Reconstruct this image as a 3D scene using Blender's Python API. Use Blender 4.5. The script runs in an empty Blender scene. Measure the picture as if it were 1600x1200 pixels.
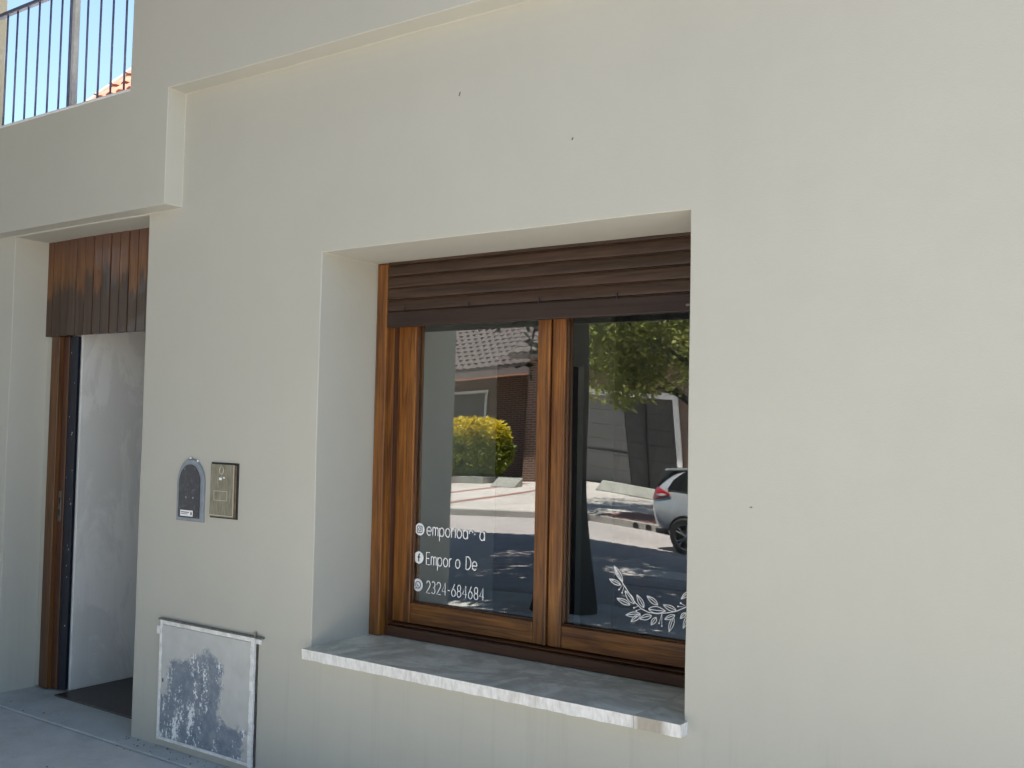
import bpy, bmesh, math, random
from mathutils import Vector, Matrix, noise
random.seed(7)
S = bpy.context.scene
COL = S.collection
PI = math.pi

# ------------------------------------------------------------------ camera
cam_d = bpy.data.cameras.new('camera'); cam = bpy.data.objects.new('camera', cam_d); COL.objects.link(cam)
YAW, PITCH, ROLL = 0.614844, 0.043323, 0.020479
f = Vector((-math.sin(YAW)*math.cos(PITCH), math.cos(YAW)*math.cos(PITCH), math.sin(PITCH)))
r0 = Vector((math.cos(YAW), math.sin(YAW), 0)); u0 = r0.cross(f)
r = r0*math.cos(ROLL)+u0*math.sin(ROLL); u = u0*math.cos(ROLL)-r0*math.sin(ROLL)
m = Matrix(((r.x, u.x, -f.x, 0), (r.y, u.y, -f.y, -3.003), (r.z, u.z, -f.z, 1.5), (0, 0, 0, 1)))
cam.matrix_world = m
cam_d.sensor_width = 36; cam_d.lens = 36.0; cam_d.clip_start = 0.05; cam_d.clip_end = 3000
S.camera = cam

# ------------------------------------------------------------------ light
SUN_EL, SUN_AZ = math.radians(76), math.radians(14)
w = bpy.data.worlds.new('World'); S.world = w; w.use_nodes = True
wn = w.node_tree.nodes; bg = wn['Background']
sky = wn.new('ShaderNodeTexSky'); sky.sky_type = 'NISHITA'; sky.sun_disc = False
sky.sun_elevation = SUN_EL; sky.sun_rotation = SUN_AZ
sky.air_density = 1.0; sky.dust_density = 0.3; sky.ozone_density = 1.0
w.node_tree.links.new(sky.outputs[0], bg.inputs[0]); bg.inputs[1].default_value = 0.088
sd = bpy.data.lights.new('sun', 'SUN'); sd.energy = 5.0; sd.angle = math.radians(0.5); sd.color = (1, .95, .87)
sun = bpy.data.objects.new('sun', sd); COL.objects.link(sun)
sv = Vector((math.cos(SUN_EL)*math.sin(SUN_AZ), math.cos(SUN_EL)*math.cos(SUN_AZ), math.sin(SUN_EL)))
sun.rotation_euler = sv.to_track_quat('Z', 'Y').to_euler(); sun.location = (0, 0, 30)
S.view_settings.view_transform = 'Standard'; S.view_settings.look = 'None'
S.view_settings.gamma = 1; S.view_settings.use_curve_mapping = False
S.view_settings.exposure = 1.72
try:
    S.cycles.max_bounces = 10; S.cycles.diffuse_bounces = 5; S.cycles.transparent_max_bounces = 16
    S.cycles.glossy_bounces = 4
except Exception: pass

# ------------------------------------------------------------------ material helpers
def new_mat(name):
    mt = bpy.data.materials.new(name); mt.use_nodes = True
    nt = mt.node_tree; nt.nodes.clear()
    out = nt.nodes.new('ShaderNodeOutputMaterial'); b = nt.nodes.new('ShaderNodeBsdfPrincipled')
    nt.links.new(b.outputs[0], out.inputs[0])
    return mt, nt, b
class N:
    """tiny node-graph helper"""
    def __init__(s, nt): s.nt = nt
    def add(s, t, **k):
        n = s.nt.nodes.new(t)
        for a, v in k.items(): setattr(n, a, v)
        return n
    def link(s, a, b): s.nt.links.new(a, b)
    def put(s, sock, v):
        if hasattr(v, 'is_linked') or isinstance(v, bpy.types.NodeSocket): s.link(v, sock)
        else: sock.default_value = v
    def math(s, op, a, b=0.0, clamp=False):
        n = s.add('ShaderNodeMath', operation=op, use_clamp=clamp); s.put(n.inputs[0], a); s.put(n.inputs[1], b); return n.outputs[0]
    def coord(s, kind='Object', scale=(1, 1, 1), rand=0.0, loc=(0, 0, 0)):
        c = s.add('ShaderNodeTexCoord').outputs[kind]
        if rand:
            oi = s.add('ShaderNodeObjectInfo').outputs['Random']
            mm = s.math('MULTIPLY', oi, rand)
            cb = s.add('ShaderNodeCombineXYZ'); [s.link(mm, cb.inputs[i]) for i in range(3)]
            va = s.add('ShaderNodeVectorMath', operation='ADD'); s.link(c, va.inputs[0]); s.link(cb.outputs[0], va.inputs[1]); c = va.outputs[0]
        mp = s.add('ShaderNodeMapping'); s.link(c, mp.inputs[0]); mp.inputs['Scale'].default_value = scale; mp.inputs['Location'].default_value = loc
        return mp.outputs[0]
    def noise(s, vec, scale, detail=4, rough=.55, dist=0.0):
        n = s.add('ShaderNodeTexNoise'); s.link(vec, n.inputs['Vector'])
        n.inputs['Scale'].default_value = scale; n.inputs['Detail'].default_value = detail
        n.inputs['Roughness'].default_value = rough; n.inputs['Distortion'].default_value = dist
        return n.outputs[0]
    def ramp(s, fac, stops, interp='LINEAR'):
        n = s.add('ShaderNodeValToRGB'); n.color_ramp.interpolation = interp
        e = n.color_ramp.elements
        while len(e) < len(stops): e.new(0.5)
        for i, (p, c) in enumerate(stops):
            e[i].position = p; e[i].color = (c, c, c, 1) if not hasattr(c, '__len__') else (*c, 1)
        s.link(fac, n.inputs[0]); return n.outputs[0]
    def mix(s, fac, a, b, blend='MIX'):
        n = s.add('ShaderNodeMix', data_type='RGBA', blend_type=blend)
        s.put(n.inputs[0], fac)
        for sock, v in ((n.inputs[6], a), (n.inputs[7], b)):
            if isinstance(v, bpy.types.NodeSocket): s.link(v, sock)
            else: sock.default_value = (*v, 1) if len(v) == 3 else v
        return n.outputs[2]
    def bump(s, h, strength, dist, b, prev=None):
        n = s.add('ShaderNodeBump'); n.inputs['Strength'].default_value = strength; n.inputs['Distance'].default_value = dist
        s.link(h, n.inputs['Height'])
        if prev: s.link(prev, n.inputs['Normal'])
        s.link(n.outputs[0], b.inputs['Normal']); return n.outputs[0]
def simple(name, col, rough=.5, metal=0, nscale=0, var=.25, bump=0, coat=0):
    mt, nt, b = new_mat(name); h = N(nt)
    b.inputs['Roughness'].default_value = rough; b.inputs['Metallic'].default_value = metal
    b.inputs['Coat Weight'].default_value = coat
    if nscale:
        n = h.noise(h.coord(rand=20), nscale, 5)
        c = h.ramp(n, [(.3, [x*(1-var) for x in col]), (.7, [min(1, x*(1+var)) for x in col])])
        h.link(c, b.inputs['Base Color'])
        if bump: h.bump(n, .5, bump, b)
    else: b.inputs['Base Color'].default_value = (*col, 1)
    return mt

def plaster(name, col, patchy=0):
    mt, nt, b = new_mat(name); h = N(nt); b.inputs['Roughness'].default_value = .75
    b.inputs['Specular IOR Level'].default_value = .3
    v = h.coord()
    big = h.noise(v, .9, 3, .5); mid = h.noise(v, 5, 5, .6); fine = h.noise(v, 160, 3, .6)
    c = h.mix(h.ramp(big, [(.3, 0.), (.7, 1.)]), [x*.965 for x in col], [min(1, x*1.03) for x in col])
    c = h.mix(h.math('MULTIPLY', h.ramp(mid, [(.35, 1.), (.6, 0.)]), .25), c, [x*.93 for x in col])
    if patchy:
        pn = h.noise(h.coord(scale=(1.2, 1.2, .6)), 3.2, 6, .7, 1.0)
        c = h.mix(h.math('MULTIPLY', h.ramp(pn, [(.46, 0.), (.54, 1.)]), patchy), c, [x*.62 for x in col])
    # roller streaks, dusty foot of the wall
    st = h.noise(h.coord(scale=(9, 9, .8)), 1, 4, .6)
    c = h.mix(h.math('MULTIPLY', h.ramp(st, [(.5, 0.), (.75, 1.)]), .16), c, [x*1.06 for x in col])
    sp = h.add('ShaderNodeSeparateXYZ'); h.link(h.coord(), sp.inputs[0])
    dr_ = h.noise(h.coord(scale=(14, 14, .5)), 1, 5, .7)
    dm = h.math('MULTIPLY', h.ramp(dr_, [(.52, 0.), (.7, 1.)]), h.ramp(h.math('DIVIDE', sp.outputs[2], 6.), [(.02, .35), (.098, .30), (.105, 0.)]))
    c = h.mix(dm, c, [x*.72 for x in col])
    foot = h.math('MULTIPLY', h.ramp(h.math('ADD', sp.outputs[2], h.math('MULTIPLY', mid, .25)), [(.1, 1.), (.32, 0.)]), .35)
    c = h.mix(foot, c, (.42, .41, .38))
    h.link(c, b.inputs['Base Color'])
    p = h.bump(fine, .35, .0016, b); h.bump(mid, .3, .006, b, p)
    return mt

def wood(name, axis, stops, rough=.42, coat=.25, edge=.5, grain=1.0):
    mt, nt, b = new_mat(name); h = N(nt)
    sc = [46*grain]*3; sc[axis] = 2.2
    v = h.coord(scale=sc, rand=17)
    g = h.noise(v, 1, 6, .62, .8)
    sc2 = [120*grain]*3; sc2[axis] = 3.
    g2 = h.noise(h.coord(scale=sc2, rand=31), 1, 3, .6)
    sc3 = [7.]*3; sc3[axis] = 1.6
    big = h.noise(h.coord(scale=sc3, rand=11), 1, 4, .6)
    c = h.ramp(h.math('ADD', h.math('MULTIPLY', g, .6), h.math('MULTIPLY', big, .4)), stops)
    c = h.mix(h.math('MULTIPLY', h.ramp(g2, [(.52, 0.), (.66, 1.)]), .55), c, [x*.35 for x in stops[0][1]])
    c = h.mix(h.math('MULTIPLY', h.ramp(big, [(.56, 0.), (.72, 1.)]), edge), c, [x*.45 for x in stops[0][1]])
    h.link(c, b.inputs['Base Color'])
    h.link(h.ramp(big, [(.3, rough*.8), (.7, min(1, rough*1.3))]), b.inputs['Roughness'])
    b.inputs['Coat Weight'].default_value = coat; b.inputs['Coat Roughness'].default_value = .25
    h.bump(g, .35, .0012, b)
    return mt

M = {}
M['wall'] = plaster('wall_paint', (.485, .474, .412))
M['hall'] = plaster('hall_paint', (.76, .75, .72), patchy=.3)
M['interior'] = plaster('interior_paint', (.82, .81, .78))
OR = [(.30, (.030, .010, .003)), (.44, (.125, .042, .008)), (.55, (.25, .092, .014)), (.72, (.42, .175, .03))]
M['wood_z'] = wood('varnished_wood_upright', 2, OR, edge=.7)
M['wood_x'] = wood('varnished_wood_level', 0, OR, edge=.95)
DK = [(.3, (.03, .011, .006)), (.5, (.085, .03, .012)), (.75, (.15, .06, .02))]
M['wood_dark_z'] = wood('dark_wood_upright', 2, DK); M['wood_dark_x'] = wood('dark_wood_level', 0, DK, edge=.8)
M['wood_mid_z'] = wood('brown_jamb_wood', 2, [(.25, (.03, .011, .004)), (.45, (.10, .038, .010)), (.7, (.22, .09, .022))])
SL = [(.25, (.018, .009, .005)), (.48, (.045, .022, .012)), (.62, (.075, .038, .020)), (.78, (.13, .074, .045))]
M['slat_hook'] = wood('slat_edge_wood', 0, [(.35, (.035, .015, .007)), (.55, (.10, .04, .014)), (.75, (.22, .09, .025))])
M['slat'] = wood('shutter_wood', 0, SL, .5, .1)
M['slat_bar'] = wood('shutter_bar_wood', 0, [(.25, (.014, .007, .005)), (.6, (.034, .016, .010)), (.8, (.058, .029, .018))], .55, .05)

def board_mat():
    mt, nt, b = new_mat('weathered_board'); h = N(nt)
    g = h.noise(h.coord(scale=(60, 60, 2.2), rand=13), 1, 6, .62, .6)
    c = h.ramp(g, [(.3, (.075, .028, .010)), (.55, (.18, .075, .022)), (.75, (.28, .13, .04))])
    sp = h.add('ShaderNodeSeparateXYZ'); h.link(h.add('ShaderNodeTexCoord').outputs['Object'], sp.inputs[0]); z = sp.outputs[2]
    oi = h.add('ShaderNodeObjectInfo').outputs['Random']
    wob = h.noise(h.coord(scale=(44, 44, 5.5), rand=9), 1, 6, .65, .5)
    t = h.math('ADD', z, h.math('MULTIPLY', h.math('SUBTRACT', wob, .5), .42))
    t = h.math('ADD', t, h.math('MULTIPLY', h.math('SUBTRACT', oi, .5), .16))
    dark = h.ramp(h.math('DIVIDE', t, .54), [(.48, 1.), (.58, 0.)])
    red = h.ramp(h.math('DIVIDE', z, .54), [(.70, 0.), (.95, 1.)])
    c = h.mix(h.math('MULTIPLY', red, .75), c, (.105, .045, .03))
    c = h.mix(h.math('MULTIPLY', dark, .93), c, h.ramp(g, [(.3, (.03, .018, .012)), (.7, (.075, .043, .027))]))
    h.link(c, b.inputs['Base Color']); b.inputs['Roughness'].default_value = .5; b.inputs['Coat Weight'].default_value = .15
    h.bump(g, .35, .001, b); return mt
M['board'] = board_mat()

def marble(name, front=False):
    mt, nt, b = new_mat(name); h = N(nt); v = h.coord(rand=5)
    w1 = h.noise(v, 2.4, 6, .62, .9); w2 = h.noise(v, 7, 6, .7, .6); w3 = h.noise(v, 45, 3, .6)
    vein = h.ramp(w1, [(.40, 0.), (.485, 1.), (.52, 1.), (.58, 0.)])
    if front:  # rough broken edge, also whitened to carry the street's bounce light
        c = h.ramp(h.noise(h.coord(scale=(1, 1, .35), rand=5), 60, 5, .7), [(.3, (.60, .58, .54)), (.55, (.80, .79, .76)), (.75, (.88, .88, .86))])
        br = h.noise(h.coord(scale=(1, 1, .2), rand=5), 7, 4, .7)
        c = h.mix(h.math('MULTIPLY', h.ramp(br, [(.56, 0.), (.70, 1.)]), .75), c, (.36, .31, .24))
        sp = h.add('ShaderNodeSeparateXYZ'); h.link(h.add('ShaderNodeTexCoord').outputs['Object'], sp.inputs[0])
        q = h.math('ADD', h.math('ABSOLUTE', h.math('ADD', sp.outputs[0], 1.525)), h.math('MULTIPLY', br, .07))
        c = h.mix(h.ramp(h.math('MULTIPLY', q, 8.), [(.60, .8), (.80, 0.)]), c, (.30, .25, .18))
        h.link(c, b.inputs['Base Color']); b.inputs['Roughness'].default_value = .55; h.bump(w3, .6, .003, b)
    else:
        c = h.ramp(w2, [(.3, (.56, .54, .43)), (.55, (.76, .73, .60)), (.75, (.84, .81, .68))])
        c = h.mix(h.math('MULTIPLY', vein, .45), c, (.30, .26, .19))
        c = h.mix(h.math('MULTIPLY', h.ramp(w3, [(.6, 0.), (.72, 1.)]), .25), c, (.25, .24, .2))
        h.link(c, b.inputs['Base Color']); b.inputs['Roughness'].default_value = .38
    return mt
M['marble'] = marble('marble_weathered'); M['marble_edge_lit'] = marble('marble_edge_lit', True)

def concrete(name, col, seam=None):
    mt, nt, b = new_mat(name); h = N(nt); v = h.coord()
    big = h.noise(v, .8, 4, .6); mid = h.noise(v, 6, 6, .65); fine = h.noise(v, 130, 3, .7)
    c = h.ramp(h.math('ADD', h.math('MULTIPLY', big, .5), h.math('MULTIPLY', mid, .5)),
               [(.35, [x*.74 for x in col]), (.5, col), (.66, [x*1.15 for x in col])])
    c = h.mix(h.math('MULTIPLY', h.ramp(fine, [(.58, 0.), (.72, 1.)]), .4), c, [x*.45 for x in col])
    h.link(c, b.inputs['Base Color']); b.inputs['Roughness'].default_value = .88
    p = h.bump(fine, .4, .003, b); h.bump(mid, .4, .012, b, p); return mt
M['walk'] = concrete('sidewalk_concrete', (.56, .54, .50)); M['apron'] = concrete('apron_concrete', (.52, .52, .48))
M['farwalk'] = concrete('pale_paving', (.56, .52, .475)); M['road'] = concrete('worn_concrete_road', (.43, .395, .38))
M['kerb'] = concrete('kerb_concrete', (.36, .34, .31)); M['redtile'] = concrete('red_paving', (.34, .17, .14))
M['planterc'] = concrete('planter_concrete', (.33, .33, .29)); M['soil'] = concrete('ground_earth', (.16, .13, .09))

M['white'] = simple('white_paint', (.78, .78, .76), .5, 0, 8, .05)
M['black'] = simple('black_rubber', (.018, .018, .018), .55, 0, 40, .4)
M['dark_floor'] = simple('dark_floor_tile', (.045, .03, .028), .35, 0, 30, .3)
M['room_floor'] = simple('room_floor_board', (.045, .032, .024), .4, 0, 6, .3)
M['navy'] = simple('navy_door_paint', (.006, .010, .022), .35, 0, 30, .4)
M['steel'] = simple('dull_steel', (.22, .21, .19), .45, .8, 60, .3)
M['rail'] = simple('railing_paint', (.16, .18, .26), .45, .3, 30, .2)
M['post_lit'] = simple('post_lit_side', (.55, .55, .55), .5, 0, 20, .15)
M['sticker'] = simple('white_vinyl', (.86, .87, .87), .45, 0, 30, .03)
M['vinyl_dark'] = simple('dark_vinyl', (.02, .022, .025), .4)
M['greyp'] = simple('grey_plastic', (.23, .26, .29), .45, 0, 25, .15)
M['scuff'] = simple('dark_scuff', (.15, .14, .12), .8)
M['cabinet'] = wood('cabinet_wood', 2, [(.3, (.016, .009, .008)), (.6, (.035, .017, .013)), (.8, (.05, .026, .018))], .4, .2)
M['doorway_dark'] = simple('unlit_doorway', (.006, .006, .006), .8); M['dim'] = simple('dim_brown_paint', (.04, .033, .03), .8, 0, 3, .15)
M['cabtop'] = simple('cabinet_top', (.16, .17, .18), .4, 0, 12, .2)

def intercom_cover():
    mt, nt, b = new_mat('scratched_dark_cover'); h = N(nt)
    n = h.noise(h.coord(), 42, 6, .72, 1.2)
    c = h.ramp(n, [(.5, (.045, .045, .058)), (.62, (.075, .085, .08)), (.75, (.30, .33, .36))])
    h.link(c, b.inputs['Base Color']); b.inputs['Roughness'].default_value = .38; b.inputs['Specular IOR Level'].default_value = .25
    return mt
M['cover'] = intercom_cover()
def brass():
    mt, nt, b = new_mat('tarnished_brass'); h = N(nt)
    n = h.noise(h.coord(scale=(1, 1, .12)), 130, 4, .65); n2 = h.noise(h.coord(), 16, 4, .6)
    c = h.ramp(n, [(.3, (.17, .16, .115)), (.55, (.28, .265, .20)), (.75, (.40, .385, .30))])
    c = h.mix(h.math('MULTIPLY', h.ramp(n2, [(.45, 0.), (.7, 1.)]), .45), c, (.15, .135, .09))
    h.link(c, b.inputs['Base Color']); b.inputs['Roughness'].default_value = .42; b.inputs['Metallic'].default_value = .65
    return mt
M['brass'] = brass(); M['brassdk'] = simple('brass_line', (.58, .54, .42), .4, .6)
M['brassside'] = simple('brown_box_side', (.14, .10, .065), .5, .3, 40, .3)

def meter_paint():
    """beige paint rolled over blue-grey metal, its edge brushed and flaking (object origin at the lower left corner, 0.60 x 0.50 m)"""
    mt, nt, b = new_mat('flaking_meter_paint'); h = N(nt)
    sp = h.add('ShaderNodeSeparateXYZ'); h.link(h.add('ShaderNodeTexCoord').outputs['Object'], sp.inputs[0])
    uu = h.math('DIVIDE', sp.outputs[0], .60); vv = h.math('DIVIDE', sp.outputs[2], .50)
    v = h.coord(); wob = h.noise(v, 13, 6, .72, .6); wob2 = h.noise(v, 40, 4, .7)
    off = h.math('ADD', h.math('MULTIPLY', h.math('SUBTRACT', wob, .5), .26), h.math('MULTIPLY', h.math('SUBTRACT', wob2, .5), .12))
    # top edge rises to a hump near the middle
    du = h.math('SUBTRACT', uu, .53)
    hump = h.math('MULTIPLY', h.math('POWER', 2.718, h.math('MULTIPLY', h.math('MULTIPLY', du, du), -28.)), .13)
    t_top = h.math('SUBTRACT', h.math('ADD', .72, hump), vv)
    rx = h.math('SUBTRACT', .70, uu)                       # right edge of the upper patch
    low = h.math('SUBTRACT', h.math('SUBTRACT', .37, h.math('MULTIPLY', uu, .12)), vv)   # the bare strip along the bottom
    lft = h.math('MAXIMUM', h.math('SUBTRACT', uu, .075), h.math('SUBTRACT', .40, vv))
    a = h.math('MINIMUM', h.math('MINIMUM', t_top, rx), lft)
    a = h.math('MAXIMUM', a, h.math('MINIMUM', low, h.math('SUBTRACT', .98, uu)))
    mask = h.ramp(h.math('ADD', h.math('ADD', a, off), .5), [(.49, 0.), (.53, 1.)])
    met = h.ramp(h.noise(v, 22, 5, .7), [(.3, (.15, .185, .24)), (.55, (.235, .27, .315)), (.75, (.37, .39, .41))])
    fl = h.noise(h.coord(scale=(1.5, 1.5, .9)), 58, 6, .75)
    cl = h.noise(h.coord(scale=(1.6, 1, .5)), 9, 3, .6)
    flm = h.ramp(h.math('ADD', h.math('MULTIPLY', fl, .55), h.math('MULTIPLY', cl, .45)), [(.54, 0.), (.565, 1.)])
    fl2 = h.noise(h.coord(scale=(1.2, 1, .8), loc=(3, 0, 1)), 24, 6, .7, .4)
    flm = h.math('MAXIMUM', flm, h.ramp(h.math('ADD', h.math('MULTIPLY', fl2, .6), h.math('MULTIPLY', cl, .4)), [(.575, 0.), (.595, 1.)]))
    met = h.mix(flm, met, (.88, .89, .89))
    pc = h.ramp(h.noise(v, 8, 4, .6), [(.3, (.49, .49, .465)), (.7, (.60, .60, .57))])
    c = h.mix(mask, pc, met)
    h.link(c, b.inputs['Base Color']); b.inputs['Roughness'].default_value = .6
    h.bump(h.math('SUBTRACT', 1., mask), .5, .0012, b); return mt
M['meter'] = meter_paint()
M['meterframe'] = simple('chipped_white_frame', (.80, .79, .76), .65, 0, 26, .2, .004)
M['grit'] = simple('grit', (.16, .15, .13), .9, 0, 30, .5); M['gap_dark'] = simple('dark_gap_fill', (.07, .065, .055), .9, 0, 30, .4)  # dark fill around the meter door

def brick():
    mt, nt, b = new_mat('red_brickwork'); h = N(nt)
    sp = h.add('ShaderNodeSeparateXYZ'); h.link(h.add('ShaderNodeTexCoord').outputs['Object'], sp.inputs[0])
    cb = h.add('ShaderNodeCombineXYZ'); h.link(h.math('ADD', sp.outputs[0], sp.outputs[1]), cb.inputs[0]); h.link(sp.outputs[2], cb.inputs[1])
    bt = h.add('ShaderNodeTexBrick'); h.link(cb.outputs[0], bt.inputs['Vector'])
    bt.inputs['Scale'].default_value = 1; bt.inputs['Brick Width'].default_value = .27; bt.inputs['Row Height'].default_value = .075
    bt.inputs['Mortar Size'].default_value = .012
    bt.inputs['Color1'].default_value = (.17, .075, .05, 1); bt.inputs['Color2'].default_value = (.11, .05, .035, 1); bt.inputs['Mortar'].default_value = (.28, .23, .19, 1)
    h.link(bt.outputs[0], b.inputs['Base Color']); b.inputs['Roughness'].default_value = .85
    h.bump(h.math('SUBTRACT', 1., bt.outputs[1]), .6, .01, b); return mt
M['brick'] = brick()
M['rooftile'] = simple('brown_roof_tile', (.13, .105, .095), .8, 0, 7, .3); M['redroof'] = simple('red_roof_tile', (.50, .19, .115), .8, 0, 6, .3)
M['cap'] = simple('pale_cap_tile', (.42, .31, .26), .8, 0, 6, .2); M['terracotta'] = simple('terracotta_fascia', (.42, .20, .12), .7, 0, 6, .2)
M['soffit'] = simple('soffit_board', (.19, .155, .14), .8, 0, 6, .1)
M['shutslat'] = simple('grey_shutter_slat', (.17, .165, .16), .6, 0, 6, .2)
M['gate'] = simple('grey_garage_sheet', (.05, .05, .048), .55, .1, 5, .2)
M['gate_pale'] = simple('pale_garage_sheet', (.20, .195, .185), .6, .1, 5, .12)
M['bark'] = simple('tree_bark', (.016, .0125, .01), .95, 0, 14, .55, .02)
M['stuccoB'] = plaster('neighbour_stucco', (.62, .56, .47))

def leaf(name, c1, c2, c3=None, zlo=0, zhi=1):
    mt, nt, b = new_mat(name); h = N(nt)
    g = h.add('ShaderNodeNewGeometry').outputs['Random Per Island']
    c = h.mix(g, c1, c2)
    if c3:
        sp = h.add('ShaderNodeSeparateXYZ'); h.link(h.add('ShaderNodeTexCoord').outputs['Object'], sp.inputs[0])
        n = h.noise(h.coord(), 3, 3, .6)
        fz = h.math('ADD', h.math('DIVIDE', h.math('SUBTRACT', sp.outputs[2], zlo), zhi-zlo), h.math('SUBTRACT', n, .5))
        c = h.mix(h.ramp(fz, [(.35, 0.), (.85, 1.)]), c, c3)
    h.link(c, b.inputs['Base Color']); b.inputs['Roughness'].default_value = .5
    tr = h.add('ShaderNodeBsdfTranslucent'); h.link(c, tr.inputs[0])
    ms = h.add('ShaderNodeMixShader'); ms.inputs[0].default_value = .35
    out = [n for n in nt.nodes if n.type == 'OUTPUT_MATERIAL'][0]
    h.link(b.outputs[0], ms.inputs[1]); h.link(tr.outputs[0], ms.inputs[2]); h.link(ms.outputs[0], out.inputs[0]); return mt
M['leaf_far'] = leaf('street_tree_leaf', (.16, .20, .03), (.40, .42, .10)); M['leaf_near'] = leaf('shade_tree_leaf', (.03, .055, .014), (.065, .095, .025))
M['leaf_hedge'] = leaf('golden_hedge_leaf', (.11, .16, .018), (.27, .30, .03), (.70, .56, .03), .6, 1.8)

def glass_mat(name, refl, tint=(.93, .96, .95)):
    """a clear pane seen as one thin sheet: each face mirrors a share of the light and lets the rest straight through"""
    mt = bpy.data.materials.new(name); mt.use_nodes = True; nt = mt.node_tree; nt.nodes.clear(); h = N(nt)
    out = h.add('ShaderNodeOutputMaterial'); t = h.add('ShaderNodeBsdfTransparent'); t.inputs[0].default_value = (*tint, 1)
    g = h.add('ShaderNodeBsdfGlossy'); g.inputs['Roughness'].default_value = 0.0; g.inputs[0].default_value = (1, 1, 1, 1)
    lw = h.add('ShaderNodeLayerWeight'); lw.inputs[0].default_value = .5
    p5 = h.math('POWER', lw.outputs['Facing'], 5.)
    fac = h.math('ADD', h.math('MULTIPLY', p5, 1-refl), refl)
    ms = h.add('ShaderNodeMixShader'); h.link(fac, ms.inputs[0]); h.link(t.outputs[0], ms.inputs[1]); h.link(g.outputs[0], ms.inputs[2])
    h.link(ms.outputs[0], out.inputs[0]); return mt
M['pane'] = glass_mat('window_pane_glass', .145)
M['carglass'] = simple('tinted_car_glass', (.012, .014, .016), .05, 0); M['carglass'].node_tree.nodes['Principled BSDF'].inputs['Coat Weight'].default_value = 1
M['carpaint'] = simple('silver_car_paint', (.56, .58, .60), .3, .35, 200, .08, 0, 1.0)
M['tyre'] = simple('tyre_rubber', (.022, .022, .022), .8, 0, 40, .2); M['alloy'] = simple('alloy_rim', (.42, .42, .43), .3, .9)
M['redlens'] = simple('red_lamp_lens', (.35, .012, .015), .12, 0, 0, 0, 0, 1.0); M['clearlens'] = simple('clear_lamp_lens', (.7, .7, .7), .1, .2)
M['darktrim'] = simple('dark_plastic_trim', (.02, .02, .021), .6)

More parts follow.
